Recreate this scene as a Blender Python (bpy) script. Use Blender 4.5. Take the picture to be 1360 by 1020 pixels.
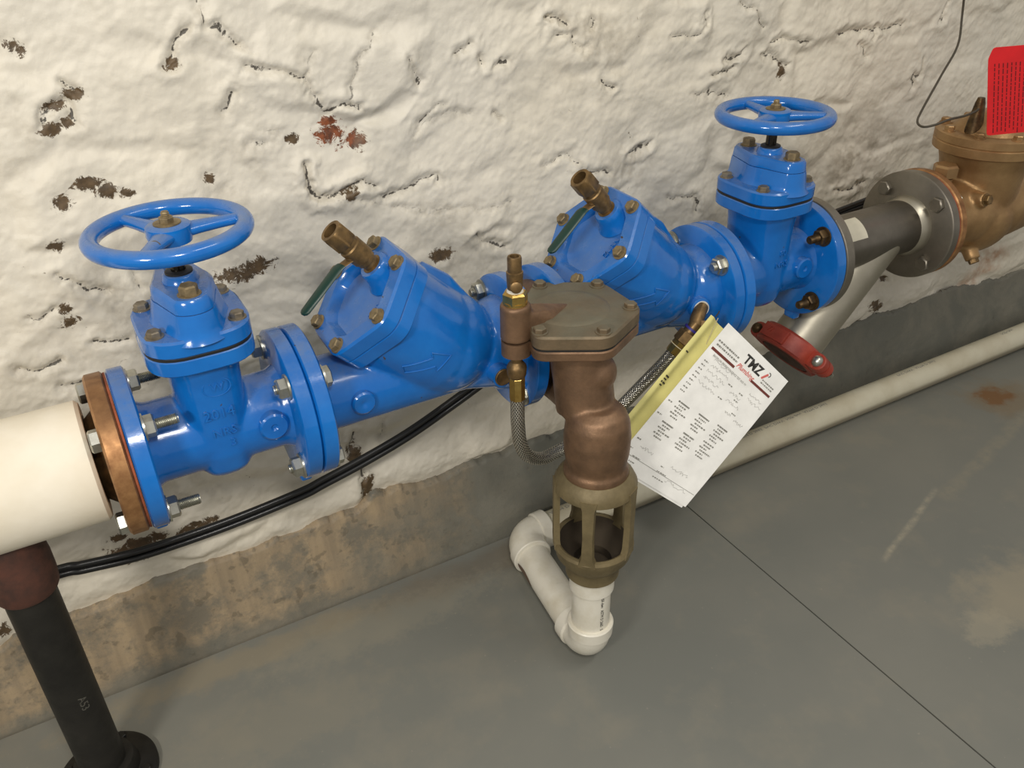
import bpy, bmesh, math, random
import numpy as np
from mathutils import Vector, Matrix, Euler
PI = math.pi
random.seed(7)
S = bpy.context.scene
COL = S.collection
for o in list(bpy.data.objects): bpy.data.objects.remove(o)

# ---------------------------------------------------------------- camera, light, exposure
cam_d = bpy.data.cameras.new('camera'); cam = bpy.data.objects.new('camera', cam_d); COL.objects.link(cam)
cam.location = (0.00463, -1.09149, 0.67202); cam.rotation_euler = (1.023045, 0.021534, -0.517121)
cam_d.sensor_width = 36; cam_d.lens = 1122.379 / 1360 * 36; cam_d.clip_start = .02
S.camera = cam
S.view_settings.view_transform = 'Standard'; S.view_settings.look = 'None'
S.view_settings.gamma = 1; S.view_settings.use_curve_mapping = False
S.view_settings.exposure = 0.0
W = bpy.data.worlds.new('world'); S.world = W; W.use_nodes = True
W.node_tree.nodes['Background'].inputs[0].default_value = (1.0, .965, .91, 1)
W.node_tree.nodes['Background'].inputs[1].default_value = .44
def area(name, loc, target, size, sy, power, col):
    l = bpy.data.lights.new(name, 'AREA'); l.shape = 'RECTANGLE'; l.size = size; l.size_y = sy
    l.energy = power; l.color = col
    o = bpy.data.objects.new(name, l); COL.objects.link(o); o.location = loc
    o.rotation_euler = (Vector(target) - Vector(loc)).to_track_quat('-Z', 'Y').to_euler()
    return o
area('bulb_light', (.10, -1.25, 1.12), (.5, .1, -.1), .22, .15, 9.5, (1, .96, .90))
area('ceiling_tube_light', (-1.15, -1.3, .98), (.9, .1, -.1), .34, .15, 19, (1, .95, .88))
area('floor_fill_light', (1.35, -1.25, 2.1), (1.3, -1.15, -.6), 1.2, .25, 15, (1, .96, .88))  # added overhead fill to brighten the floor, no lamp seen there

# ---------------------------------------------------------------- helpers
def srgb(r, g, b):
    f = lambda c: (c/255/12.92) if c/255 <= .04045 else ((c/255+.055)/1.055)**2.4
    return (f(r), f(g), f(b), 1)
def thing(name, label, cat, loc=(0, 0, 0), group=None):
    o = bpy.data.objects.new(name, None); COL.objects.link(o); o.location = loc
    o.empty_display_size = .02
    o['label'] = label; o['category'] = cat
    if group: o['group'] = group
    return o
def tag(o, label, cat, group=None):
    o['label'] = label; o['category'] = cat
    if group: o['group'] = group
    return o
def root_loc(p):
    v = Vector((0, 0, 0))
    while p is not None: v += p.location; p = p.parent
    return v
def put(name, me, mat, parent=None, smooth=None, origin=None):
    """me in world coordinates; becomes a child of parent (parents carry only translations)"""
    o = bpy.data.objects.new(name, me); COL.objects.link(o)
    off = root_loc(parent)
    if origin is None: origin = Vector((0, 0, 0)) if parent is None else off
    if me.vertices:
        me.transform(Matrix.Translation(-Vector(origin)))
    o.location = Vector(origin) - off
    if parent is not None: o.parent = parent
    if mat is not None:
        me.materials.clear(); me.materials.append(mat)
    if smooth is None: smooth = 38
    if smooth:
        me.polygons.foreach_set('use_smooth', [True]*len(me.polygons))
        try: me.set_sharp_from_angle(angle=math.radians(smooth))
        except Exception: pass
    return o
def obj(name, bm, mat, parent=None, smooth=None, origin=None):
    bmesh.ops.recalc_face_normals(bm, faces=bm.faces)
    me = bpy.data.meshes.new(name); bm.to_mesh(me); bm.free()
    return put(name, me, mat, parent, smooth, origin)
def frame(d, up=(0, 0, 1)):
    d = Vector(d).normalized(); u = Vector(up)
    if abs(d.dot(u)) > .98: u = Vector((1, 0, 0))
    a = u.cross(d).normalized(); b = d.cross(a)
    return a, b, d
def loft(bm, loops, cap0=True, cap1=True, closed=True):
    R = [[bm.verts.new(p) for p in L] for L in loops]
    n = len(R[0])
    for A, B in zip(R[:-1], R[1:]):
        for i in range(n if closed else n-1):
            j = (i+1) % n
            bm.faces.new((A[i], A[j], B[j], B[i]))
    if cap0: bm.faces.new(R[0][::-1])
    if cap1: bm.faces.new(R[-1])
    return R
def circle(c, a, b, r, n=32, ph=0):
    return [c + a*(r*math.cos(ph+2*PI*k/n)) + b*(r*math.sin(ph+2*PI*k/n)) for k in range(n)]
def lathe(bm, c, d, prof, n=40, cap0=True, cap1=True, up=(0, 0, 1), ph=0):
    """prof: list of (distance along d, radius)"""
    a, b, d = frame(d, up); c = Vector(c)
    return loft(bm, [circle(c + d*h, a, b, max(r, 1e-5), n, ph) for h, r in prof], cap0, cap1)
def catmull(P, sub=8):
    P = [Vector(p) for p in P]; Q = [P[0]*2-P[1]] + P + [P[-1]*2-P[-2]]; out = []
    for i in range(1, len(Q)-2):
        for s in range(sub):
            t = s/sub
            out.append(.5*((2*Q[i]) + (Q[i+1]-Q[i-1])*t + (2*Q[i-1]-5*Q[i]+4*Q[i+1]-Q[i+2])*t*t + (3*Q[i]-Q[i-1]-3*Q[i+1]+Q[i+2])*t**3))
    out.append(P[-1]); return out
def tube(bm, path, r, n=16, cap=True):
    path = [Vector(p) for p in path]; m = len(path)
    rr = r if isinstance(r, (list, tuple)) else [r]*m
    T = [(path[min(i+1, m-1)]-path[max(i-1, 0)]).normalized() for i in range(m)]
    a, b, _ = frame(T[0]); loops = []
    for i in range(m):
        a = (a - T[i]*a.dot(T[i])).normalized(); b = T[i].cross(a)
        loops.append(circle(path[i], a, b, rr[i], n))
    return loft(bm, loops, cap, cap)
def hexbolt(bm, c, d, r=.0135, h=.010, washer=True, stud=0, sr=.007, ph=0, n=6):
    c = Vector(c); d = Vector(d).normalized(); w = 0
    if washer: lathe(bm, c, d, [(-.001, r*1.22), (.0018, r*1.22), (.0022, r*1.12)], 24); w = .002
    lathe(bm, c, d, [(w-.001, r), (w+h*.82, r), (w+h, r*.84)], n, ph=ph)
    if stud:
        prof = [(w+h-.001, sr)]; k = 0; z = w+h
        while z < w+h+stud:
            prof += [(z, sr), (z+.0011, sr*.82)]; z += .0022
        prof += [(z, sr*.8)]
        lathe(bm, c, d, prof, 14)
def torus(bm, c, d, R, r, n=64, m=16):
    a, b, d = frame(d); c = Vector(c)
    V = []
    for i in range(n):
        t = 2*PI*i/n; e = a*math.cos(t)+b*math.sin(t)
        V.append([bm.verts.new(c + e*(R+r*math.cos(2*PI*k/m)) + d*(r*math.sin(2*PI*k/m))) for k in range(m)])
    for i in range(n):
        for k in range(m):
            bm.faces.new((V[i][k], V[(i+1) % n][k], V[(i+1) % n][(k+1) % m], V[i][(k+1) % m]))
def sphere(bm, c, r, sx=1, sy=1, sz=1, n=24):
    bmesh.ops.create_uvsphere(bm, u_segments=n, v_segments=n//2, radius=r, matrix=Matrix.Translation(c) @ Matrix.Diagonal((sx, sy, sz, 1)))
def box(bm, c, s, rot=None, bev=0):
    M = Matrix.Translation(c) @ (rot.to_4x4() if rot is not None else Matrix()) @ Matrix.Diagonal((s[0], s[1], s[2], 1))
    r = bmesh.ops.create_cube(bm, size=1, matrix=M)
    if bev:
        es = list({e for v in r['verts'] for e in v.link_edges})
        bmesh.ops.bevel(bm, geom=es, offset=bev, segments=2, affect='EDGES', profile=.5)
def rpoly(pts, r, k=5):
    """round the corners of a 2-D polygon"""
    out = []; n = len(pts)
    for i in range(n):
        p = Vector(pts[i]); a = Vector(pts[i-1])-p; b = Vector(pts[(i+1) % n])-p
        la, lb = a.length, b.length; q = min(r, la*.45, lb*.45)
        A = p+a/la*q; B = p+b/lb*q
        for s in range(k+1):
            t = s/k; out.append((A*(1-t)**2 + p*2*t*(1-t) + B*t*t))
    return out
def prism(bm, pts, c, a, b, d, h0, h1, bev=.002, draft=0):
    """2-D outline in axes a,b extruded along d"""
    c = Vector(c); a = Vector(a); b = Vector(b); d = Vector(d)
    cen = sum((Vector(p) for p in pts), Vector((0, 0)))/len(pts)
    def L(h, off):
        out = []
        for p in pts:
            q = Vector(p)-cen; l = q.length; q = q*(max(l-off, 0)/l)+cen
            out.append(c + a*q.x + b*q.y + d*h)
        return out
    loft(bm, [L(h0, bev), L(h0+bev, 0), L(h1-bev, draft), L(h1, bev+draft)])
def eval_mesh(o, name):
    dg = bpy.context.evaluated_depsgraph_get()
    me = bpy.data.meshes.new_from_object(o.evaluated_get(dg)); me.name = name
    return me
def cast(name, bm, mat, parent, vox=.0030, it=6, smooth=70):
    """fuse overlapping solids into one casting with fillets"""
    bmesh.ops.recalc_face_normals(bm, faces=bm.faces)
    me = bpy.data.meshes.new('tmp'); bm.to_mesh(me); bm.free()
    t = bpy.data.objects.new('tmp', me); COL.objects.link(t)
    m = t.modifiers.new('r', 'REMESH'); m.mode = 'VOXEL'; m.voxel_size = vox; m.use_smooth_shade = True
    s = t.modifiers.new('s', 'SMOOTH'); s.factor = .5; s.iterations = it
    out = eval_mesh(t, name)
    bpy.data.objects.remove(t)
    return put(name, out, mat, parent, smooth)
def text(body, size, depth, M, name, mat, parent, bend=None, font_scale=(1, 1), align='CENTER', bold=0, origin=None, shear=0):
    """letters as thin solid meshes. M maps text plane (x right, y up, z out) to world; bend: function on points"""
    cu = bpy.data.curves.new('t', 'FONT'); cu.body = body; cu.size = size; cu.extrude = depth; cu.align_x = align
    cu.align_y = 'CENTER'; cu.offset = bold; cu.resolution_u = 2; cu.shear = shear
    t = bpy.data.objects.new('t', cu); COL.objects.link(t)
    me = eval_mesh(t, name); bpy.data.objects.remove(t)
    me.transform(Matrix.Diagonal((font_scale[0], font_scale[1], 1, 1)))
    if bend:
        for v in me.vertices: v.co = bend(v.co)
    if M is not None: me.transform(M)
    return put(name, me, mat, parent, smooth=0, origin=origin)
def axes(c, x, y, z=None):
    x = Vector(x).normalized(); y = Vector(y); y = (y - x*y.dot(x)).normalized(); z = x.cross(y)
    M = Matrix((x, y, z)).transposed().to_4x4(); M.translation = c
    return M
def copy_tree(o, parent=None):
    c = o.copy(); COL.objects.link(c)
    c.parent = parent
    for ch in list(o.children): copy_tree(ch, c)
    return c

# ---------------------------------------------------------------- materials
class NT:
    def __init__(s, name):
        s.m = bpy.data.materials.new(name); s.m.use_nodes = True; s.t = s.m.node_tree
        s.b = s.t.nodes['Principled BSDF']
    def n(s, typ, **k):
        x = s.t.nodes.new(typ)
        for a, v in k.items():
            if a.startswith('i_'):
                key = a[2:]; key = int(key) if key.isdigit() else key.replace('_', ' ')
                x.inputs[key].default_value = v
            else: setattr(x, a, v)
        return x
    def l(s, a, b): s.t.links.new(a, b)
    def pos(s): return s.n('ShaderNodeTexCoord').outputs['Object']
    def noise(s, scale, detail=4, rough=.55, vec=None, dist=0):
        x = s.n('ShaderNodeTexNoise'); x.inputs['Scale'].default_value = scale; x.inputs['Detail'].default_value = detail
        x.inputs['Roughness'].default_value = rough; x.inputs['Distortion'].default_value = dist
        s.l(vec if vec is not None else s.pos(), x.inputs['Vector']); return x.outputs['Fac']
    def ramp(s, f, a, b, lo=0., hi=1.):
        x = s.n('ShaderNodeMapRange'); x.inputs[1].default_value = a; x.inputs[2].default_value = b
        x.inputs[3].default_value = lo; x.inputs[4].default_value = hi; s.l(f, x.inputs[0]); return x.outputs[0]
    def mix(s, f, a, b):
        x = s.n('ShaderNodeMix', data_type='RGBA')
        if isinstance(f, (int, float)): x.inputs[0].default_value = f
        else: s.l(f, x.inputs[0])
        for v, i in ((a, 6), (b, 7)):
            if isinstance(v, tuple): x.inputs[i].default_value = v
            else: s.l(v, x.inputs[i])
        return x.outputs[2]
    def math(s, op, a, b=None, clamp=False):
        x = s.n('ShaderNodeMath', operation=op); x.use_clamp = clamp
        for v, i in ((a, 0), (b, 1)):
            if v is None: continue
            if isinstance(v, (int, float)): x.inputs[i].default_value = v
            else: s.l(v, x.inputs[i])
        return x.outputs[0]
    def bump(s, f, strength, dist=.001, nrm=None):
        x = s.n('ShaderNodeBump'); x.inputs['Strength'].default_value = strength; x.inputs['Distance'].default_value = dist
        s.l(f, x.inputs['Height'])
        if nrm is not None: s.l(nrm, x.inputs['Normal'])
        return x.outputs[0]
    def nz(s):
        g = s.n('ShaderNodeNewGeometry'); v = s.n('ShaderNodeSeparateXYZ'); s.l(g.outputs['Normal'], v.inputs[0]); return v.outputs[2]
    def attr(s, name):
        return s.n('ShaderNodeAttribute', attribute_name=name).outputs['Fac']
    def out(s, col=None, rough=None, metal=None, nrm=None, **k):
        for v, key in ((col, 'Base Color'), (rough, 'Roughness'), (metal, 'Metallic'), (nrm, 'Normal')):
            if v is None: continue
            if isinstance(v, (int, float, tuple)): s.b.inputs[key].default_value = v
            else: s.l(v, s.b.inputs[key])
        for a, v in k.items(): s.b.inputs[a.replace('_', ' ')].default_value = v
        return s.m
MAT = {}
def m_blue():
    s = NT('blue_enamel')
    n1 = s.noise(14, 5, .6); n2 = s.noise(90, 4, .6)
    base = s.mix(s.ramp(n1, .35, .7), srgb(12, 98, 178), srgb(22, 112, 194))
    d = s.math('MULTIPLY', s.ramp(s.nz(), .35, .95), s.ramp(n1, .3, .72), True)
    d = s.math('MULTIPLY', d, s.ramp(n2, .25, .7, .35, .8), True)
    col = s.mix(d, base, srgb(112, 118, 128))
    chips = s.ramp(s.noise(55, 2, .5, dist=1.), .745, .775)
    col = s.mix(chips, col, srgb(70, 60, 52))
    b = s.bump(s.noise(230, 2, .5), .10, .0012)
    b = s.bump(s.noise(45, 2, .5), .12, .002, b)
    r = s.math('ADD', s.ramp(d, 0, 1, .15, .62), 0)
    return s.out(col, r, 0., b, Coat_Weight=.25, Coat_Roughness=.08)
def m_metal(name, c1, c2, rough, metal=1., scale=25, bs=.1, bscale=200, r2=None, dust=None):
    s = NT(name); n1 = s.noise(scale, 5, .62)
    col = s.mix(s.ramp(n1, .35, .68), c1, c2)
    if dust:
        col = s.mix(s.math('MULTIPLY', s.ramp(s.nz(), .5, .95), s.ramp(s.noise(18, 4), .3, .65, .2, dust[1]), True), col, dust[0])
    rr = s.ramp(n1, .3, .7, rough, r2 if r2 else rough+.12)
    return s.out(col, rr, metal, s.bump(s.noise(bscale, 3, .6), bs, .001))
def m_plain(name, c, rough, metal=0., **k):
    s = NT(name); n1 = s.noise(30, 4)
    c2 = tuple(x*.86 for x in c[:3])+(1,)
    return s.out(s.mix(s.ramp(n1, .3, .7), c2, c), rough, metal, s.bump(s.noise(160, 3), .06, .0008), **k)
MAT['blue'] = m_blue()
MAT['bolt'] = m_metal('dull_zinc_bolt', srgb(150, 140, 122), srgb(108, 98, 82), .42, .6, 60)
MAT['zinc'] = m_metal('bright_zinc', srgb(200, 200, 190), srgb(160, 158, 148), .28, .95, 40)
MAT['brownbolt'] = m_metal('brown_plated_bolt', srgb(110, 88, 58), srgb(62, 50, 36), .4, .8, 60)
MAT['dirtybolt'] = m_metal('dusty_brass_plug', srgb(150, 132, 98), srgb(104, 90, 66), .45, .5, 80)
MAT['copper'] = m_metal('aged_copper_ring', srgb(184, 138, 92), srgb(132, 92, 58), .40, .7, 40, .12, dust=(srgb(116, 88, 66), .6))
MAT['bronze'] = m_metal('brown_bronze_casting', srgb(138, 108, 82), srgb(102, 80, 61), .44, .6, 22, .35, 260)
MAT['patina'] = m_metal('dusty_bronze_cover', srgb(122, 104, 80), srgb(96, 84, 64), .52, .45, 26, .4, 240, dust=(srgb(118, 116, 100), .8))
MAT['olive'] = m_metal('olive_bronze_paint', srgb(126, 112, 80), srgb(104, 92, 64), .5, .25, 30, .35, 220)
MAT['cupdark'] = m_plain('dark_brown_lining', srgb(66, 56, 42), .9)  # dark brown tone for the inside of the drain cup
MAT['gold'] = m_metal('polished_brass', srgb(206, 176, 104), srgb(170, 136, 72), .26, .95, 50)
MAT['cockbrass'] = m_metal('tarnished_brass', srgb(142, 114, 74), srgb(100, 80, 52), .38, .7, 70, .1)
MAT['meter'] = m_metal('golden_bronze_casting', srgb(182, 148, 104), srgb(150, 118, 80), .36, .7, 16, .3, 180)
MAT['rust'] = m_metal('reddish_gasket', srgb(160, 84, 52), srgb(120, 62, 40), .8, 0., 40)
MAT['saddle'] = m_metal('rusty_red_primer', srgb(84, 50, 38), srgb(54, 36, 29), .6, 0., 34, .3, dust=(srgb(90, 50, 36), .3))
MAT['black'] = m_metal('black_iron_pipe', srgb(44, 42, 38), srgb(28, 27, 24), .42, .3, 18, .25, 120)
MAT['stem'] = m_plain('dark_steel_stem', srgb(70, 66, 60), .22, 1.)
MAT['seal'] = m_plain('black_rubber', srgb(26, 26, 26), .5)
MAT['cable'] = m_plain('black_cable_jacket', srgb(30, 30, 30), .28)
MAT['wire'] = m_plain('grey_wire', srgb(72, 66, 54), .55)
MAT['green'] = m_plain('dark_green_vinyl', srgb(14, 52, 42), .38)
MAT['red'] = m_metal('red_coupling_paint', srgb(164, 66, 48), srgb(134, 48, 38), .42, .0, 30, .3, 200)
MAT['steel'] = m_metal('stainless_flange', srgb(150, 144, 132), srgb(124, 118, 108), .34, .9, 12, .1)
MAT['steelpipe'] = m_metal('stainless_pipe', srgb(134, 128, 118), srgb(112, 107, 98), .32, .95, 10, .06, 90)
MAT['branch'] = m_metal('satin_stainless_branch', srgb(190, 184, 168), srgb(168, 162, 146), .34, .9, 10, .06, 90)
MAT['teflon'] = m_plain('white_tape', srgb(225, 220, 205), .6)
MAT['ink'] = m_plain('black_ink', srgb(50, 48, 44), .7)
MAT['stencil'] = m_plain('faded_grey_stencil', srgb(84, 82, 74), .6)
MAT['softink'] = m_plain('grey_ink', srgb(140, 138, 130), .7)
MAT['paleink'] = m_plain('pale_pencil', srgb(190, 189, 184), .7)
MAT['redink'] = m_plain('red_ink', srgb(214, 108, 100), .7)
MAT['darkred'] = m_plain('dark_red_ink', srgb(110, 52, 42), .7)
MAT['tagink'] = m_plain('dark_tag_print', srgb(120, 22, 26), .7)
MAT['paper'] = m_plain('white_paper', srgb(244, 243, 238), .75)
MAT['yellow'] = m_plain('yellow_card', srgb(222, 214, 138), .75)
MAT['redtag'] = m_plain('red_tag_plastic', srgb(236, 38, 44), .45)
MAT['sticker'] = m_plain('worn_sticker', srgb(206, 200, 180), .6)
def m_pvc():
    s = NT('white_pvc'); n = s.noise(16, 5, .6)
    col = s.mix(s.ramp(n, .45, .75), srgb(228, 223, 208), srgb(206, 198, 176))
    sm = s.ramp(s.noise(30, 6, .7, dist=.6), .66, .76)
    col = s.mix(s.math('MULTIPLY', sm, .5), col, srgb(120, 112, 96))
    return s.out(col, .32, 0., s.bump(s.noise(60, 3), .03))
MAT['pvc'] = m_pvc()
def m_floorpvc():
    s = NT('dusty_cream_pvc'); n = s.noise(9, 5, .6); P = s.n('ShaderNodeSeparateXYZ'); s.l(s.pos(), P.inputs[0])
    col = s.mix(s.ramp(n, .4, .75), srgb(206, 200, 178), srgb(186, 176, 150))
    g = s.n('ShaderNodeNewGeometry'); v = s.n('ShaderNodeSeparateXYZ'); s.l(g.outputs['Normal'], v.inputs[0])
    low = s.ramp(v.outputs[2], -.15, .15, 1, 0)           # painted shade: colour darkens on the pipe's downturned side
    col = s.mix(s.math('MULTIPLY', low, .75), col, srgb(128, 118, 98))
    ru = s.math('MULTIPLY', s.ramp(P.outputs[0], 1.75, 2.0), s.ramp(v.outputs[1], .1, -.7), True)
    ru = s.math('MULTIPLY', ru, s.ramp(s.noise(20, 5), .4, .7), True)
    col = s.mix(s.math('MULTIPLY', ru, .6), col, srgb(160, 110, 50))
    return s.out(col, .4, 0.)
MAT['floorpvc'] = m_floorpvc()
def m_ins():
    s = NT('painted_insulation'); n = s.noise(12, 4)
    col = s.mix(s.ramp(n, .35, .7), srgb(232, 224, 206), srgb(220, 210, 188))
    sm = s.ramp(s.noise(28, 2, .4), .75, .80)
    col = s.mix(s.math('MULTIPLY', sm, .5), col, srgb(140, 128, 104))
    return s.out(col, .6, 0., s.bump(s.noise(40, 4), .25, .002))
MAT['ins'] = m_ins()
def m_braid():
    s = NT('braided_stainless')
    # helical weave from the object-space position along the hose
    a = s.n('ShaderNodeUVMap'); sep = s.n('ShaderNodeSeparateXYZ'); s.l(a.outputs[0], sep.inputs[0])
    u = s.math('MULTIPLY', sep.outputs[0], 100.53); v = s.math('MULTIPLY', sep.outputs[1], 1.)
    w1 = s.math('SINE', s.math('ADD', u, v)); w2 = s.math('SINE', s.math('SUBTRACT', u, v))
    h = s.math('MAXIMUM', w1, w2)
    col = s.mix(s.ramp(h, 0., 1.), srgb(96, 90, 80), srgb(226, 222, 210))
    return s.out(col, .22, .9, s.bump(h, .6, .001))
MAT['braid'] = m_braid()
def m_wall():
    s = NT('painted_rubble_wall')
    big = s.noise(2.2, 4, .5); mid = s.noise(11, 6, .62, dist=.5); fine = s.noise(70, 5, .65)
    col = s.mix(s.ramp(big, .35, .65), srgb(218, 212, 198), srgb(225, 217, 199))
    col = s.mix(s.math('MULTIPLY', s.ramp(mid, .52, .72), .30), col, srgb(178, 172, 156))
    # small crumbs of missing paint, denser where the traced areas are
    dirt = s.attr('dirt')
    cr = s.math('MULTIPLY', s.ramp(s.noise(46, 7, .72, dist=1.2), .665, .69), s.ramp(s.noise(3.5, 3), .50, .6), True)
    col = s.mix(s.math('MULTIPLY', cr, .85), col, srgb(104, 88, 64))
    col = s.mix(s.math('MULTIPLY', dirt, s.ramp(fine, .3, .7, .25, .8), True), col, srgb(118, 104, 80))
    cd = s.attr('crackd'); cs = s.attr('cracks')
    wob = s.math('MULTIPLY', s.math('SUBTRACT', s.noise(55, 6, .75, dist=.6), .44), .0125)
    lim = s.math('ADD', s.math('MULTIPLY', s.math('MULTIPLY', cs, wob), s.ramp(s.noise(7, 3), .3, .6, .6, 1.5)), .0006)
    ck = s.ramp(s.math('SUBTRACT', lim, cd), -.0004, .0004)
    ck = s.math('MULTIPLY', ck, s.ramp(cs, .2, .5), True)
    col = s.mix(s.math('MULTIPLY', s.ramp(cd, .016, 0), s.math('MULTIPLY', s.ramp(fine, .4, .65), .35), True), col, srgb(128, 118, 98))
    col = s.mix(s.math('MULTIPLY', ck, .9), col, srgb(48, 42, 34))
    peel = s.attr('peel')
    pk = s.math('ADD', s.math('MULTIPLY', peel, 1.0), s.math('MULTIPLY', s.math('SUBTRACT', s.noise(48, 9, .80, dist=.5), .5), 3.6))
    pk = s.math('MULTIPLY', s.ramp(pk, .60, .66), s.ramp(peel, .04, .2), True)
    pc = s.mix(s.attr('rusty'), s.mix(s.ramp(fine, .35, .65), srgb(104, 84, 58), srgb(74, 60, 42)), s.mix(s.ramp(fine, .4, .6), srgb(140, 78, 44), srgb(88, 50, 30)))
    col = s.mix(pk, col, pc)
    leak = s.attr('leak')
    lk = s.math('MULTIPLY', leak, s.ramp(s.noise(40, 5), .3, .6), True)
    col = s.mix(s.math('MULTIPLY', lk, .7), col, srgb(170, 112, 62))
    h = s.math('ADD', s.math('MULTIPLY', mid, .6), s.math('MULTIPLY', fine, .22))
    h = s.math('SUBTRACT', h, s.math('MULTIPLY', s.math('ADD', pk, ck), .25))
    b = s.bump(h, .34, .010)
    return s.out(col, .52, 0., b)
MAT['wall'] = m_wall()
def m_curb():
    s = NT('bare_and_painted_curb')
    P = s.n('ShaderNodeSeparateXYZ'); s.l(s.pos(), P.inputs[0])
    n = s.noise(7, 7, .65, dist=.4); f = s.noise(60, 6, .7)
    mp = s.n('ShaderNodeMapping'); mp.inputs['Scale'].default_value = (40, 1, 3); s.l(s.pos(), mp.inputs[0])
    st = s.noise(1, 3, .6, vec=mp.outputs[0])
    tan = s.mix(s.ramp(st, .35, .65), srgb(172, 152, 122), srgb(148, 132, 108))
    tan = s.mix(s.ramp(s.noise(13, 7, .72), .48, .62), tan, srgb(126, 118, 102))
    spots = s.ramp(s.noise(44, 3, .5), .60, .66)
    tan = s.mix(s.math('MULTIPLY', spots, .5), tan, srgb(98, 90, 74))
    grey = s.mix(s.ramp(n, .4, .6), srgb(104, 104, 95), srgb(122, 119, 107))
    k = s.math('ADD', P.outputs[0], s.math('MULTIPLY', s.math('SUBTRACT', n, .5), 1.0))
    kx = s.ramp(k, .28, .66)
    z = s.math('ADD', P.outputs[2], s.math('MULTIPLY', s.math('SUBTRACT', n, .5), .14))
    kz = s.math('ADD', s.ramp(z, -.560, -.585), s.ramp(z, -.425, -.412), True)  # second ramp: shadow under the paint lip, put into the grey colour
    col = s.mix(s.math('MAXIMUM', kx, s.math('MULTIPLY', kz, .8)), tan, grey)
    col = s.mix(s.math('MULTIPLY', s.ramp(f, .60, .72), .35), col, srgb(70, 64, 54))
    return s.out(col, .62, 0., s.bump(s.math('ADD', f, n), .35, .004))
MAT['curb'] = m_curb()
def m_floor():
    s = NT('grey_painted_floor')
    P = s.n('ShaderNodeSeparateXYZ'); s.l(s.pos(), P.inputs[0])
    n = s.noise(2.4, 5, .55); f = s.noise(90, 4, .6)
    col = s.mix(s.ramp(n, .35, .65), srgb(118, 119, 112), srgb(128, 127, 118))
    col = s.mix(s.math('MULTIPLY', s.ramp(s.noise(9, 5, .6), .5, .7), .3), col, srgb(148, 140, 122))
    def blob(cx, cy, rx, ry, c, amt, scale=22, rough=.65, thr=.55):
        dx = s.math('DIVIDE', s.math('SUBTRACT', P.outputs[0], cx), rx); dy = s.math('DIVIDE', s.math('SUBTRACT', P.outputs[1], cy), ry)
        d = s.math('SQRT', s.math('ADD', s.math('MULTIPLY', dx, dx), s.math('MULTIPLY', dy, dy)))
        k = s.math('ADD', s.math('SUBTRACT', 1., d), s.math('MULTIPLY', s.math('SUBTRACT', s.noise(scale, 6, rough), .5), 1.5))
        return s.math('MULTIPLY', s.ramp(k, thr-.25, thr+.1), amt, True), c
    def seg(x0, y0, x1, y1, w, c, amt, soft=1.0):
        L = math.hypot(x1-x0, y1-y0); ux, uy = (x1-x0)/L, (y1-y0)/L
        dx = s.math('SUBTRACT', P.outputs[0], x0); dy = s.math('SUBTRACT', P.outputs[1], y0)
        al = s.math('ADD', s.math('MULTIPLY', dx, ux), s.math('MULTIPLY', dy, uy))
        pr = s.math('ABSOLUTE', s.math('ADD', s.math('SUBTRACT', s.math('MULTIPLY', dx, -uy), s.math('MULTIPLY', dy, -ux)), s.math('MULTIPLY', s.math('SUBTRACT', s.noise(8, 3), .5), w*3)))
        k = s.math('MULTIPLY', s.ramp(pr, w, w*.2), s.math('MULTIPLY', s.ramp(al, 0, .03), s.ramp(al, L, L-.03)), True)
        return s.math('MULTIPLY', s.math('MULTIPLY', k, amt), s.ramp(s.noise(40, 5, .7), .3, .62), True), c
    for k, c in (blob(2.115, -.02, .085, .085, srgb(112, 66, 34), .95), blob(2.12, -.03, .17, .15, srgb(128, 104, 68), .45, 8),
                 blob(1.50, -.50, .24, .15, srgb(158, 148, 126), .55, 10, .7), blob(1.35, -.53, .10, .07, srgb(160, 152, 132), .5, 26, .75),
                 seg(1.32, -.305, 1.64, -.20, .010, srgb(168, 160, 140), .75), seg(1.60, -.235, 2.12, -.11, .022, srgb(150, 142, 122), .5),
                 blob(.55, .12, .35, .07, srgb(112, 96, 76), .35, 9), blob(.05, .13, .5, .06, srgb(150, 138, 114), .5, 16), blob(.35, .08, .45, .09, srgb(150, 144, 126), .35, 30, .75), blob(.10, -.05, .35, .12, srgb(140, 134, 118), .35, 24, .7)):
        col = s.mix(k, col, c)
    col = s.mix(s.math('MULTIPLY', s.ramp(s.noise(120, 2, .5), .72, .76), .5), col, srgb(150, 146, 132))
    b = s.bump(f, .10, .001); b = s.bump(s.noise(14, 4), .12, .004, b)
    return s.out(col, s.ramp(n, .3, .7, .42, .55), 0., b, Specular_IOR_Level=.35)
MAT['floor'] = m_floor()
# ================================================================= THE SETTING
rng = np.random.default_rng(11)
LAT = rng.random((256, 256))
def vnoise(x, y):
    xi = np.floor(x).astype(int); yi = np.floor(y).astype(int); fx = x-xi; fy = y-yi
    fx = fx*fx*(3-2*fx); fy = fy*fy*(3-2*fy)
    g = lambda a, b: LAT[a % 256, b % 256]
    return (g(xi, yi)*(1-fx)+g(xi+1, yi)*fx)*(1-fy) + (g(xi, yi+1)*(1-fx)+g(xi+1, yi+1)*fx)*fy - .5
def fbm(x, y, o=4, r=.5):
    v = 0; a = 1
    for k in range(o): v = v + a*vnoise(x*2**k+17.3*k, y*2**k+5.1*k); a *= r
    return v
def segdist(X, Z, pts):
    D = np.full(X.shape, 9.)
    for (x0, z0), (x1, z1) in zip(pts[:-1], pts[1:]):
        dx, dz = x1-x0, z1-z0; L = dx*dx+dz*dz+1e-9
        t = np.clip(((X-x0)*dx+(Z-z0)*dz)/L, 0, 1)
        D = np.minimum(D, np.hypot(X-x0-t*dx, Z-z0-t*dz))
    return D
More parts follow.
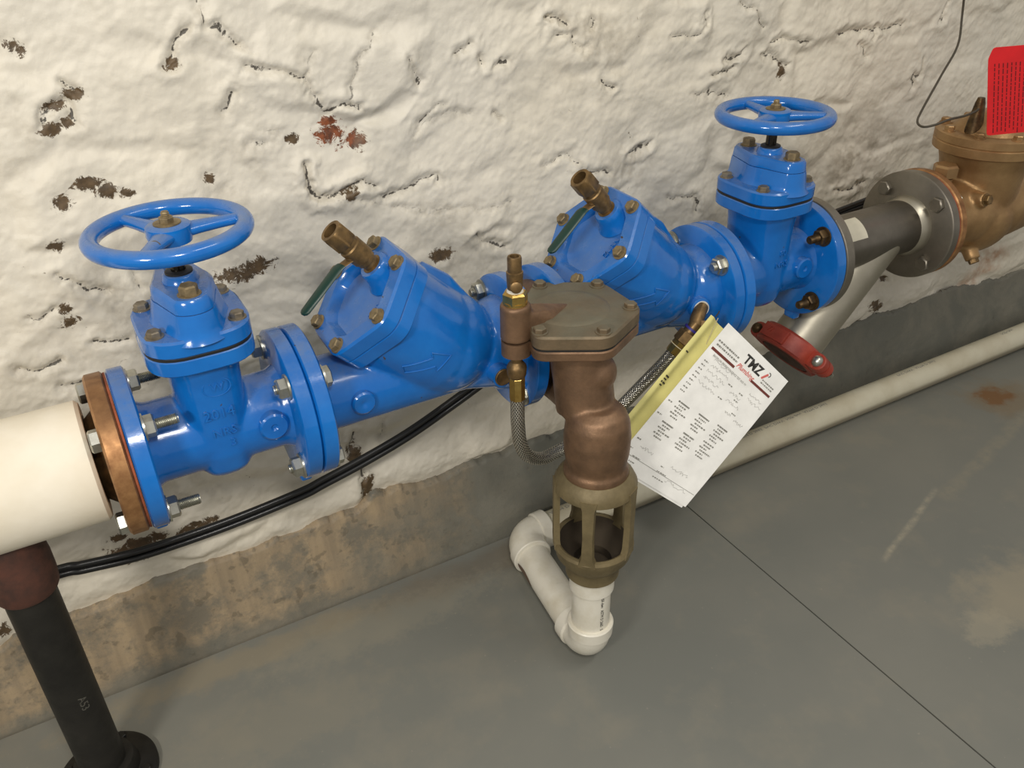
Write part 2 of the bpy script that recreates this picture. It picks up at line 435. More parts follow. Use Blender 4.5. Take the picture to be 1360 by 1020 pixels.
XA, XB, ZA, ZB, STEP = -.80, 3.30, -.47, .80, .0036
WY = .235
xs = np.concatenate([np.arange(XA, -.34, .010), np.arange(-.34, 2.72, .0029), np.arange(2.72, XB, .010)])
zs = np.concatenate([np.arange(ZA, .60, .0029), np.arange(.60, ZB, .010)])
nx, nzz = len(xs), len(zs)
X, Z = np.meshgrid(xs, zs)                       # rows: z
# rubble stones: jittered courses, warped borders
wx = X + .050*fbm(X*7, Z*7, 3) ; wz = Z + .035*fbm(X*8+40, Z*8+9, 3)
seeds = []
for r in range(11):
    z = -.47 + .125*r; off = rng.random()*.2
    x = XA-.1+off
    while x < XB+.2:
        w = .15+.15*rng.random(); seeds.append((x+w/2, z+.03*(rng.random()-.5), rng.random(), rng.random()-.5, rng.random()-.5)); x += w
seeds = np.array(seeds)
F1 = np.full(X.shape, 9.); F2 = F1.copy(); ID = np.zeros(X.shape, int)
for i, (sx, sz, q, ta, tb) in enumerate(seeds):
    m = np.abs(xs-sx) < .5; c0, c1 = np.argmax(m), len(m)-np.argmax(m[::-1]); mz = np.abs(zs-sz) < .35
    r0, r1 = np.argmax(mz), len(mz)-np.argmax(mz[::-1])
    sl = (slice(r0, r1), slice(c0, c1))
    d = np.hypot((wx[sl]-sx)*.62, wz[sl]-sz)
    f1, f2, idd = F1[sl], F2[sl], ID[sl]
    F2[sl] = np.where(d < f1, f1, np.minimum(f2, d)); ID[sl] = np.where(d < f1, i, idd); F1[sl] = np.minimum(f1, d)
edge = F2-F1
Q = seeds[ID, 2]; TA = seeds[ID, 3]; TB = seeds[ID, 4]
soft = np.clip(edge/.045, 0, 1); soft = soft*soft*(3-2*soft)
Y = WY + 0*X
Y -= soft*((Q-.2)*.012 + TA*(X-seeds[ID, 0])*.09 + TB*(Z-seeds[ID, 1])*.17)

Y += .022*fbm(X*2.3, Z*2.9, 3) + .0052*fbm(X*14+fbm(X*5,Z*5,2), Z*19, 4, .58) + .0011*fbm(X*75, Z*85, 3, .6)
CR = [(0.5, [(0.255, 0.526), (0.256, 0.495), (0.253, 0.492)]), (0.9, [(0.229, 0.496), (0.209, 0.472), (0.192, 0.445), (0.208, 0.452)]), (0.8, [(0.264, 0.491), (0.275, 0.491), (0.288, 0.48), (0.296, 0.465)]), (0.3, [(0.296, 0.465), (0.316, 0.448)]), (1, [(0.297, 0.43), (0.351, 0.416), (0.383, 0.41), (0.389, 0.396), (0.391, 0.384), (0.402, 0.368), (0.41, 0.355), (0.456, 0.355), (0.475, 0.357)]), (0.3, [(0.391, 0.411), (0.389, 0.427), (0.404, 0.444)]), (0.4, [(0.456, 0.355), (0.462, 0.395), (0.474, 0.425), (0.504, 0.457)]), (0.6, [(0.28, 0.402), (0.265, 0.384), (0.256, 0.374)]), (0.5, [(0.285, 0.319), (0.313, 0.318), (0.326, 0.32)]), (0.3, [(0.316, 0.334), (0.341, 0.334)]), (0.9, [(0.372, 0.275), (0.368, 0.232), (0.384, 0.216), (0.421, 0.222), (0.459, 0.229)]), (0.8, [(0.019, 0.403), (0.018, 0.393), (0.037, 0.413), (0.055, 0.409), (0.058, 0.394), (0.063, 0.388)]), (0.8, [(0.063, 0.436), (0.076, 0.424)]), (0.3, [(0.671, 0.313), (0.601, 0.318), (0.56, 0.298)]), (0.8, [(0.647, 0.419), (0.677, 0.422)]), (0.8, [(0.558, 0.422), (0.559, 0.408), (0.572, 0.377)]), (0.9, [(0.689, 0.404), (0.698, 0.392)]), (0.9, [(0.726, 0.389), (0.742, 0.387)]), (1, [(0.822, 0.45), (0.859, 0.451), (0.865, 0.442)]), (1, [(0.822, 0.45), (0.827, 0.44)]), (0.8, [(0.838, 0.423), (0.876, 0.426), (0.882, 0.403), (0.899, 0.395)]), (0.7, [(0.915, 0.442), (0.915, 0.426)]), (0.8, [(0.936, 0.336), (0.96, 0.323)]), (0.7, [(0.497, 0.199), (0.553, 0.212), (0.594, 0.219), (0.6, 0.204)]), (0.8, [(0.372, 0.267), (0.371, 0.232), (0.382, 0.216), (0.467, 0.232), (0.485, 0.22)]), (0.9, [(0.671, 0.1), (0.682, 0.08), (0.732, 0.063)]), (0.6, [(0.81, 0.206), (0.868, 0.212), (0.887, 0.194)]), (0.8, [(0.893, 0.177), (0.962, 0.163)]), (0.6, [(1.011, 0.189), (1.055, 0.208)]), (0.5, [(0.571, 0.309), (0.608, 0.339), (0.622, 0.333)]), (0.8, [(0.713, 0.307), (0.726, 0.3)]), (0.3, [(0.387, 0.22), (0.558, 0.163), (0.746, 0.142)]), (1, [(1.169, 0.431), (1.172, 0.407)]), (0.9, [(1.359, 0.357), (1.403, 0.36), (1.457, 0.35)]), (1, [(1.235, 0.34), (1.289, 0.347)]), (1, [(1.203, 0.32), (1.259, 0.319)]), (0.9, [(1.341, 0.336), (1.363, 0.335), (1.381, 0.321), (1.409, 0.309)]), (0.7, [(1.26, 0.442), (1.297, 0.424), (1.324, 0.393)]), (0.7, [(1.54, 0.36), (1.663, 0.359), (1.749, 0.356)]), (1, [(1.663, 0.359), (1.652, 0.338)]), (0.9, [(1.886, 0.397), (1.874, 0.356)]), (0.8, [(1.84, 0.271), (1.843, 0.235), (1.812, 0.245), (1.822, 0.214)]), (0.7, [(1.617, 0.331), (1.646, 0.301)]), (1, [(1.621, 0.004), (1.74, -0.001)]), (0.7, [(1.113, 0.08), (1.177, 0.074), (1.193, 0.062), (1.196, 0.038)]), (0.5, [(1.011, 0.189), (1.055, 0.208)]), (0.5, [(1.09, 0.401), (1.16, 0.399)]), (0.5, [(1.161, 0.281), (1.201, 0.283), (1.252, 0.269)]), (0.8, [(-0.022, 0.18), (0.014, 0.147), (0.04, 0.139)]), (0.8, [(-0.108, 0.048), (-0.083, 0.037), (-0.053, 0.047)]), (0.7, [(0.002, 0.062), (0.05, 0.06)]), (0.6, [(-0.069, 0.12), (-0.037, 0.126)]), (0.6, [(-0.066, -0.0), (-0.032, -0.003)]), (0.5, [(0.08, 0.159), (0.084, 0.136)]), (0.9, [(0.382, -0.254), (0.373, -0.288), (0.385, -0.303), (0.39, -0.343), (0.386, -0.414)]), (0.4, [(0.443, -0.24), (0.44, -0.275)]), (0.8, [(1.871, -0.281), (1.9, -0.297)])]
PE = [(0.011, 0.49, 0.005, 0.004, 0), (0.02, 0.483, 0.003, 0.003, 0), (0.067, 0.423, 0.01, 0.004, 0), (0.044, 0.412, 0.012, 0.002, 0), (0.025, 0.382, 0.007, 0.003, 0), (0.049, 0.387, 0.004, 0.003, 0), (0.015, 0.282, 0.01, 0.006, 0), (0.054, 0.302, 0.013, 0.005, 0), (0.075, 0.288, 0.014, 0.004, 0), (0.099, 0.28, 0.007, 0.002, 0), (-0.011, 0.225, 0.008, 0.005, 0), (0.2, 0.448, 0.008, 0.004, 0), (0.418, 0.315, 0.018, 0.014, 1), (0.418, 0.335, 0.013, 0.004, 0), (0.459, 0.302, 0.01, 0.01, 0.4), (0.434, 0.218, 0.008, 0.006, 0), (0.356, 0.319, 0.004, 0.003, 0), (0.221, 0.279, 0.004, 0.003, 0), (0.593, 0.073, 0.018, 0.007, 0), (1.394, 0.299, 0.007, 0.01, 0), (0.228, 0.12, 0.031, 0.008, 0), (0.262, 0.128, 0.021, 0.01, 0), (-0.023, 0.128, 0.004, 0.005, 0), (-0.022, 0.102, 0.009, 0.005, 0), (-0.057, -0.31, 0.012, 0.005, 0), (-0.038, -0.344, 0.043, 0.016, 0.1), (-0.001, -0.332, 0.017, 0.007, 0), (0.068, -0.337, 0.031, 0.008, 0), (0.382, -0.296, 0.009, 0.016, 0), (0.395, -0.378, 0.009, 0.022, 0), (1.872, -0.368, 0.022, 0.011, 0), (1.856, -0.352, 0.019, 0.003, 0), (1.802, -0.396, 0.009, 0.004, 0), (1.885, -0.289, 0.015, 0.003, 0), (2.338, -0.324, 0.048, 0.016, 0.9), (2.303, -0.36, 0.048, 0.011, 0.5), (2.26, -0.384, 0.024, 0.012, 0.4), (-0.266, -0.412, 0.007, 0.007, 0)]
BD = [(-0.283, -0.446), (-0.257, -0.428), (-0.167, -0.431), (-0.108, -0.432), (-0.046, -0.425), (-0.02, -0.413), (0.041, -0.424), (0.098, -0.427), (0.255, -0.419), (0.36, -0.426), (0.386, -0.413), (0.398, -0.391), (0.434, -0.406), (0.528, -0.417), (0.628, -0.412), (0.727, -0.409), (0.89, -0.411), (1.082, -0.425), (1.435, -0.404), (1.759, -0.395), (1.872, -0.391), (1.98, -0.396), (2.066, -0.381), (2.222, -0.389), (2.42, -0.413), (2.544, -0.402)]
crackd = 0*X+.05; cracks = 0*X; peel = 0*X; rusty = 0*X; dirt = 0*X; leak = 0*X
jx = X + .012*fbm(X*34, Z*34, 4, .6); jz = Z + .012*fbm(X*34+9, Z*34+70, 4, .6)
for s_, pts in CR:
    D = segdist(jx, jz, pts)
    m_ = D < crackd; cracks = np.where(m_, s_, cracks); crackd = np.minimum(crackd, D)
    Y += .0045*s_*np.exp(-(D/.0055)**2) - .0035*s_*np.exp(-((D-.014)/.010)**2)
for x, z, rx, rz, k in PE:
    d = np.sqrt(((X-x)/(rx*1.5+.007))**2 + ((Z-z)/(rz*1.5+.007))**2); v = np.clip(1.25-d, 0, 1)
    if k in (.9, .5) or (k == .4 and x > 2): leak = np.maximum(leak, v); continue
    peel = np.maximum(peel, v); rusty = np.where(v > .02, np.maximum(rusty, k), rusty)
    Y += .0012*np.clip(v*2, 0, 1)
for x, z, r_, a_ in ((.06, .10, .10, .35), (-.02, -.02, .10, .3), (.62, .08, .08, .3), (1.70, .02, .13, .75), (1.62, .12, .07, .45), (-.05, .42, .12, .25), (.25, .26, .08, .25),
                     (.08, -.20, .12, .35), (.35, -.25, .08, .25), (1.0, .15, .07, .35), (.93, .42, .12, .35), (1.3, .33, .10, .2)):
    dirt = np.maximum(dirt, 1.5*a_*np.exp(-((X-x)**2+(Z-z)**2)/r_**2)*np.clip(.5+2.6*fbm(X*26, Z*30, 4, .65), 0, 1))
# thick paint lip that sags over the curb
bx, bz = zip(*BD); zb = np.interp(X, bx, bz)
Y -= .010*np.exp(-((Z-zb-.035)/.035)**2)
# vertex normals of the whole sheet (so neighbouring stones shade without a seam)
gz, gx = np.gradient(Y, zs, xs)
NN = np.stack([gx, -np.ones_like(Y), gz], -1); NN /= np.linalg.norm(NN, axis=-1, keepdims=True)
co = np.stack([X, Y, Z], -1).reshape(-1, 3); NN = NN.reshape(-1, 3)
ATT = {'crackd': crackd.ravel(), 'cracks': cracks.ravel(), 'peel': peel.ravel(), 'rusty': rusty.ravel(), 'dirt': dirt.ravel(), 'leak': leak.ravel()}
idx = np.arange(nx*nzz).reshape(nzz, nx)
quads = np.stack([idx[:-1, :-1], idx[:-1, 1:], idx[1:, 1:], idx[1:, :-1]], -1).reshape(-1, 4)
qid = ID[:-1, :-1].ravel()
def raw_mesh(name, V, F, attrs=None, normals=None):
    me = bpy.data.meshes.new(name)
    me.vertices.add(len(V)); me.vertices.foreach_set('co', np.ascontiguousarray(V, dtype=np.float32).ravel())
    me.loops.add(F.size); me.loops.foreach_set('vertex_index', F.astype(np.int32).ravel())
    me.polygons.add(len(F)); me.polygons.foreach_set('loop_start', np.arange(0, F.size, 4, dtype=np.int32))
    me.polygons.foreach_set('use_smooth', np.ones(len(F), dtype=bool))
    me.update(calc_edges=True); me.validate()
    for k, v in (attrs or {}).items():
        a = me.attributes.new(k, 'FLOAT', 'POINT'); a.data.foreach_set('value', v.astype(np.float32))
    if normals is not None: me.normals_split_custom_set_from_vertices(normals.tolist())
    return me
bm = bmesh.new(); box(bm, (1.0, WY+.24, .35), (7.0, .30, 1.9))
wall = obj('wall_back', bm, MAT['wall'], smooth=0); wall['kind'] = 'structure'
for i in range(len(seeds)):
    f = quads[qid == i]
    if len(f) < 12: continue
    u, inv = np.unique(f, return_inverse=True)
    me = raw_mesh('stone', co[u], inv.reshape(-1, 4), {k: v[u] for k, v in ATT.items()}, NN[u])
    o = bpy.data.objects.new('stone', me); COL.objects.link(o); me.materials.append(MAT['wall']); o.parent = wall
# curb: a low sloped cement kerb between floor and painted wall
cz = np.linspace(-.640, -.385, 52); cx = np.linspace(-.8, 3.3, 900)
CX, CZ = np.meshgrid(cx, cz); t = (CZ+.60)/.19
zbc = np.interp(CX, bx, bz) + .010*fbm(CX*30, CX*0+3, 4, .6)
CY = .178 + .040*t + .003*fbm(CX*6, CZ*14, 4)
over = np.clip((CZ-zbc)/.010, 0, 1); CY += .09*over
ci = np.arange(CX.size).reshape(CX.shape)
cq = np.stack([ci[:-1, :-1], ci[:-1, 1:], ci[1:, 1:], ci[1:, :-1]], -1).reshape(-1, 4)
me = raw_mesh('trim_1', np.stack([CX, CY, CZ], -1).reshape(-1, 3), cq)
o = bpy.data.objects.new('trim_1', me); COL.objects.link(o); me.materials.append(MAT['curb']); o['kind'] = 'structure'
o['label'] = 'low cement kerb along the foot of the white wall'
# floor: two slabs either side of the saw-cut joint at x = 1.09
bm = bmesh.new()
J = 1.0895; g = .0016
for x0, x1 in ((-2.5, J-g), (J+g, 5.0)):
    v = [(x0, -3.2, -.60), (x1, -3.2, -.60), (x1, .1705, -.60), (x0, .1705, -.60), (x0, -3.2, -.66), (x1, -3.2, -.66), (x1, .1705, -.66), (x0, .1705, -.66)]
    V = [bm.verts.new(p) for p in v]
    for f in ((0, 1, 2, 3), (7, 6, 5, 4), (0, 4, 5, 1), (1, 5, 6, 2), (2, 6, 7, 3), (3, 7, 4, 0)): bm.faces.new([V[k] for k in f])
fl = obj('floor', bm, MAT['floor'], smooth=0); fl['kind'] = 'structure'
bm = bmesh.new(); box(bm, (J, -1.47, -.618), (.012, 3.46, .02))
o = obj('joint_filler', bm, MAT['seal'], fl, smooth=0)

# ================================================================= BLUE VALVES
PR = .058; FR = .1143
def xflange(bm, x0, x1, r=FR, bev=.0025, inner=None):
    lathe(bm, (0, 0, 0), (1, 0, 0), [(x0, r-bev-.001), (x0+bev, r), (x1-bev, r), (x1, r-bev-.001)], 96)
def bpos(k, r=.095): a = math.radians(45+90*k); return r*math.cos(a), r*math.sin(a)

def bolts_right_nuts(parent, x, ks, mat, stud, name='nut', r=.0155, h=.013, d=1, ph=.2):
    for k in ks:
        y, z = bpos(k); bm = bmesh.new(); hexbolt(bm, (x, y, z), (d, 0, 0), r, h, True, stud, .008, ph=ph+k)
        obj(name, bm, mat, parent)

def build_gate(xc, half, label):
    T = thing('gate_valve', label, 'valve', (xc, 0, -.09))
    bm = bmesh.new()
    lathe(bm, (0, 0, 0), (1, 0, 0), [(xc-half+.01, PR), (xc+half-.01, PR)], 48)
    lathe(bm, (0, 0, 0), (1, 0, 0), [(xc-half+.012, PR+.012), (xc-half+.034, PR)], 48)
    lathe(bm, (0, 0, 0), (1, 0, 0), [(xc+half-.034, PR), (xc+half-.012, PR+.012)], 48)
    loops = []
    for z, hx, hy in ((-.066, .022, .030), (-.061, .032, .042), (-.050, .037, .052), (-.02, .041, .060), (.05, .045, .061), (.10, .047, .062), (.125, .050, .066), (.14, .056, .072)):
        L = []
        for k in range(48):
            a = 2*PI*k/48; ca, sa = math.cos(a), math.sin(a)
            e = .72
            L.append(Vector((xc+hx*math.copysign(abs(ca)**e, ca), hy*math.copysign(abs(sa)**e, sa), z)))
        loops.append(L)
    loft(bm, loops)
    cast('body', bm, MAT['blue'], T)
    for x0, x1 in ((xc-half, xc-half+.025), (xc+half-.025, xc+half)):
        bm = bmesh.new(); xflange(bm, x0+.0008, x1-.0004); obj('flange', bm, MAT['blue'], T)
        bm = bmesh.new(); box(bm, ((x0+x1)/2, -.012, -.1180), (.018, .028, .020), bev=.004); obj('foot', bm, MAT['blue'], T)
    # round bosses on the body side
    bm = bmesh.new(); lathe(bm, (xc+.068, -.045, .008), (0, -1, 0), [(0, .021), (.018, .0205), (.0205, .018), (.0205, .0055), (.018, .003)], 36)
    obj('side_boss', bm, MAT['blue'], T)
    # bonnet joint: two rounded square plates
    sq = [(-.070, -.080), (.070, -.080), (.070, .080), (-.070, .080)]
    sq = rpoly(sq, .055, 8)
    X3, Y3, Z3 = (1, 0, 0), (0, 1, 0), (0, 0, 1)
    bm = bmesh.new(); prism(bm, sq, (xc, 0, 0), X3, Y3, Z3, .128, .1515, .0025); obj('body_plate', bm, MAT['blue'], T)
    bm = bmesh.new(); prism(bm, [(a*.985, b*.985) for a, b in sq], (xc, 0, 0), X3, Y3, Z3, .150, .1545, .0005); obj('gasket', bm, MAT['seal'], T)
    bm = bmesh.new(); prism(bm, sq, (xc, 0, 0), X3, Y3, Z3, .1535, .178, .003); obj('bonnet_plate', bm, MAT['blue'], T)
    # lozenge bonnet and packing gland
    def loz(rc, rl, yl, n=12):
        pts = []
        P0 = [(0, yl, rl, 40, 140), (-0., 0, rc, 155, 205), (0, -yl, rl, 220, 320), (0, 0, rc, -25, 25)]
        for cx_, cy_, r, a0, a1 in P0:
            for k in range(n+1):
                a = math.radians(a0+(a1-a0)*k/n); pts.append((cx_+r*math.cos(a), cy_+r*math.sin(a)))
        return pts
    bm = bmesh.new()
    L = [[Vector((xc+p[0], p[1], z)) for p in loz(rc, rl, yl)] for z, rc, rl, yl in ((.170, .056, .043, .046), (.178, .050, .037, .047), (.186, .047, .0345, .048), (.205, .0425, .0315, .049), (.2085, .0415, .0305, .049))]
    loft(bm, L); obj('bonnet', bm, MAT['blue'], T)
    bm = bmesh.new()
    L = [[Vector((xc+p[0], p[1], z)) for p in loz(rc, rl, yl)] for z, rc, rl, yl in ((.2080, .0385, .0275, .049), (.2095, .0405, .0300, .049), (.223, .039, .0285, .049), (.2275, .035, .025, .049))]
    loft(bm, L)
    lathe(bm, (xc, 0, 0), Z3, [(.226, .024), (.236, .021), (.2375, .019)], 32)
    obj('packing_gland', bm, MAT['blue'], T)
    bm = bmesh.new(); lathe(bm, (xc, 0, 0), Z3, [(.236, .0175), (.240, .0175), (.2415, .014), (.2415, .0095)], 28, True, False); obj('stem_seal', bm, MAT['seal'], T)
    bm = bmesh.new(); lathe(bm, (xc, 0, 0), Z3, [(.236, .0095), (.281, .0095)], 24); obj('stem', bm, MAT['stem'], T)
    for sx in (-1, 1):
        for sy in (-1, 1):
            bm = bmesh.new(); hexbolt(bm, (xc+.052*sx, .047*sy, .1775), Z3, .0098, .0075, True, ph=sx+sy*.4); obj('bonnet_bolt', bm, MAT['bolt'], T)
    for sy in (-1, 1):
        bm = bmesh.new(); hexbolt(bm, (xc, .054*sy, .2265), Z3, .0122, .012, True, ph=.4*sy); obj('gland_bolt', bm, MAT['dirtybolt'], T)
    return T
def build_wheel(T, xc, phase):
    z = .2926; R = .0932
    bm = bmesh.new(); torus(bm, (xc, 0, z), (0, 0, 1), R, .0112, 96, 18)
    for k in range(3):                              # small casting nicks on the rim
        a = phase+1.1+k*.09
    w = obj('handwheel', bm, MAT['blue'], T)
    bm = bmesh.new(); lathe(bm, (xc, 0, 0), (0, 0, 1), [(.2770, .019), (.2795, .026), (.290, .0285), (.3005, .0275), (.303, .024)], 40)
    obj('hub', bm, MAT['blue'], w)
    for k in range(3):
        a = phase + 2*PI*k/3; e = Vector((math.cos(a), math.sin(a), 0)); f = Vector((-math.sin(a), math.cos(a), 0))
        bm = bmesh.new(); L = []
        for s, hw, hh, zz in ((.018, .017, .009, .291), (.035, .0125, .0085, .2915), (.06, .0095, .0075, .292), (.088, .0085, .007, .2926)):
            c = Vector((xc, 0, zz))+e*s
            L.append([c+f*(hw*math.cos(q*PI/8))+Vector((0, 0, hh*math.sin(q*PI/8))) for q in range(16)])
        loft(bm, L); obj('spoke', bm, MAT['blue'], w)
    bm = bmesh.new(); lathe(bm, (xc, 0, 0), (0, 0, 1), [(.302, .017), (.3045, .017), (.305, .0155)], 32); hexbolt(bm, (xc, 0, .304), (0, 0, 1), .0095, .008, False, .006, .0055)
    obj('hub_nut', bm, MAT['dirtybolt'], w)
    return w

XC1, H1 = .1203, .1198
XC2 = 1.1473
G1 = build_gate(XC1, H1, 'blue cast gate valve with round handwheel, beside the white insulated pipe')
build_wheel(G1, XC1, math.radians(0))
# the second valve: a copy of body parts (each gets its own wheel position below)
G2 = build_gate(XC2, .1259, 'blue cast gate valve with round handwheel, next to the stainless pipe')
build_wheel(G2, XC2, math.radians(80))
bolts_right_nuts(G1, .0255, (1, 2, 3, 0), MAT['zinc'], .028)
bolts_right_nuts(G1, .2150, (1, 2, 3, 0), MAT['zinc'], .004, d=-1, ph=.5)
bolts_right_nuts(G2, 1.2470, (1, 2, 3, 0), MAT['brownbolt'], .020, d=-1, ph=.4)
# raised foundry marks on the left valve
def emb(body, size, x, z, y=-.0605, parent=G1, tilt=0):
    M = axes(Vector((x, y, z)), (math.cos(tilt), 0, math.sin(tilt)), (-math.sin(tilt), 0, math.cos(tilt)))
    return text(body, size, .0016, M, 'raised_mark', MAT['blue'], parent)
emb('W', .018, XC1+.005, .093, -.0615); 
bm = bmesh.new(); torus(bm, (XC1+.005, -.0612, .093), (0, 1, 0), .0135, .0008, 32, 6)
for v in bm.verts: v.co.x = XC1+.005+(v.co.x-XC1-.005)*1.35
obj('raised_ring', bm, MAT['blue'], G1)
emb('2014', .021, XC1, .052, -.0612); emb('NRS', .018, XC1+.002, .022, -.0605); emb('3', .017, XC1+.010, .002, -.0600)
emb('80', .016, XC2+.006, .052, -.0612, G2); emb('NRS', .017, XC2+.006, .030, -.0607, G2)

# ---------------------------------------------------------------- check valves
NV = Vector((-.717, 0, .697)).normalized(); UV = Vector((.697, 0, .717)).normalized(); VV = Vector((0, 1, 0))
def build_check(x0, x1, cx, label, cz=.148):
    T = thing('check_valve', label, 'valve', (cx, 0, -.08))
    C = Vector((cx, 0, cz))
    bm = bmesh.new()
    lathe(bm, (0, 0, 0), (1, 0, 0), [(x0+.01, PR+.006), (x0+.034, PR), (x1-.11, PR), (x1-.05, .071), (x1-.01, .071)], 56)
    lathe(bm, C, NV, [(-.036, .084), (-.075, .086), (-.135, .087), (-.165, .084), (-.20, .074), (-.235, .050)], 56)
    sphere(bm, C-NV*.165+Vector((.012, 0, .0)), .083, n=40)
    lathe(bm, (0, 0, 0), (1, 0, 0), [(x1-.055, .074), (x1-.03, .080), (x1-.012, .082)], 56)
    # rib on top of the barrel
    rib = [C-NV*.060+UV*.082, C-NV*.11+UV*.088, C-NV*.16+UV*.082]
    tube(bm, rib, [.012, .013, .010], 12)
    cast('body', bm, MAT['blue'], T, .0034, 7)
    for a, b in ((x0, x0+.025), (x1-.025, x1)):
        bm = bmesh.new(); xflange(bm, a+.0004, b-.0008); obj('flange', bm, MAT['blue'], T)
    # hexagonal cover with a dished middle
    ang = [.508-k*PI/3 for k in range(6)][::-1]
    hx = lambda r: [(r*math.cos(a), r*math.sin(a)) for a in ang]
    O = rpoly(hx(.103), .020, 8); N = len(O)
    def ring(r, s):
        out = []
        for p in O:
            l = math.hypot(*p); out.append(C+UV*(p[0]/l*r)+VV*(p[1]/l*r)+NV*s)
        return out
    def outl(k, s): return [C+UV*(p[0]*k)+VV*(p[1]*k)+NV*s for p in O]
    bm = bmesh.new(); loft(bm, [outl(.96, -.050), outl(1, -.047), outl(1, -.0275), outl(.975, -.0262)]); obj('body_plate', bm, MAT['blue'], T)
    bm = bmesh.new(); loft(bm, [outl(.975, -.0262), outl(1, -.0245), outl(1, -.004), outl(.965, -.0005), ring(.069, 0), ring(.066, -.003), ring(.060, -.016), ring(.052, -.019)])
    # boss for the test cock
    d = (NV*.95+Vector((0, 0, .12))).normalized(); B = C+UV*.046+VV*(-.006)-NV*.020
    lathe(bm, B, d, [(0, .034), (.008, .028), (.020, .0245), (.028, .0235), (.031, .0215)], 32)
    cov = obj('cover', bm, MAT['blue'], T)
    for k in range(6):
        a = .508-k*PI/3; bm = bmesh.new()
        hexbolt(bm, C+UV*(.084*math.cos(a))+VV*(.084*math.sin(a))-NV*.0008, NV, .0098, .0085, True, ph=k*.7); obj('cover_bolt', bm, MAT['dirtybolt'], T)
    # letters on the dish and a flow arrow on the barrel
    M = axes(C-NV*.0185+VV*(-.040)+UV*(.002), (UV*.99+VV*(-.05)), VV)
    text('ZURN', .0135, .0018, M, 'raised_mark', MAT['blue'], T)
    # side boss on the inlet
    bm = bmesh.new(); lathe(bm, (x0+.082, -.046, .002), (0, -1, -.02), [(0, .019), (.016, .0185), (.0185, .016), (.0185, .006), (.0165, .003)], 32); obj('side_boss', bm, MAT['blue'], T)
    # raised arrow outline
    P = C-NV*.122; rr = .0872
    def on(u, w):                                 # u along +x-ish on the barrel flank, w around
        th = -PI/2 + w/rr
        return P-NV*u + UV*(rr*math.sin(th+PI/2)*1.0) + VV*(-rr*math.cos(th+PI/2))
    arr = [(-.045, -.008), (-.045, .008), (.002, .008), (.002, .018), (.030, 0), (.002, -.018), (.002, -.008), (-.045, -.008)]
    th0 = -.018
    pth = []
    for (a1, b1), (a2, b2) in zip(arr[:-1], arr[1:]):
        for q in range(5): t_ = q/5; u_ = a1+(a2-a1)*t_; w_ = b1+(b2-b1)*t_; pth.append(on(u_*.574-w_*.819, u_*.819+w_*.574-.018))
    pth.append(pth[0])
    bm = bmesh.new(); tube(bm, pth, .0011, 6); obj('raised_arrow', bm, MAT['blue'], T)
    # plug at the lower right
    return T, B, d
CA = .352; CB = .762
K1, B1, D1 = build_check(.2403, .6150, CA, 'blue Y-shaped check valve with a hexagonal cover, between left handwheel valve and bronze relief valve')
K2, B2, D2 = build_check(.6600, 1.0212, CB, 'blue Y-shaped check valve with a hexagonal cover, right of the bronze relief valve', .150)
for T, x, mat in ((K1, .2650, MAT['zinc']),):
    bolts_right_nuts(T, x, (1, 2, 3, 0), mat, 0, 'bolt_head', h=.010)
bolts_right_nuts(K1, .5898, (0, 1, 2, 3), MAT['zinc'], .005, d=-1)
bolts_right_nuts(K2, .9965, (0, 1, 2, 3), MAT['zinc'], .006, d=-1)
bm = bmesh.new(); lathe(bm, (.545, -.055, -.012), (0, -1, .0), [(0, .018), (.028, .0175)], 28); obj('plug_boss', bm, MAT['blue'], K1)
bm = bmesh.new(); lathe(bm, (.545, -.0825, -.012), (0, -1, .0), [(0, .0145), (.003, .0145), (.0038, .0132), (.0026, .0115)], 28); obj('plug', bm, MAT['cockbrass'], K1)

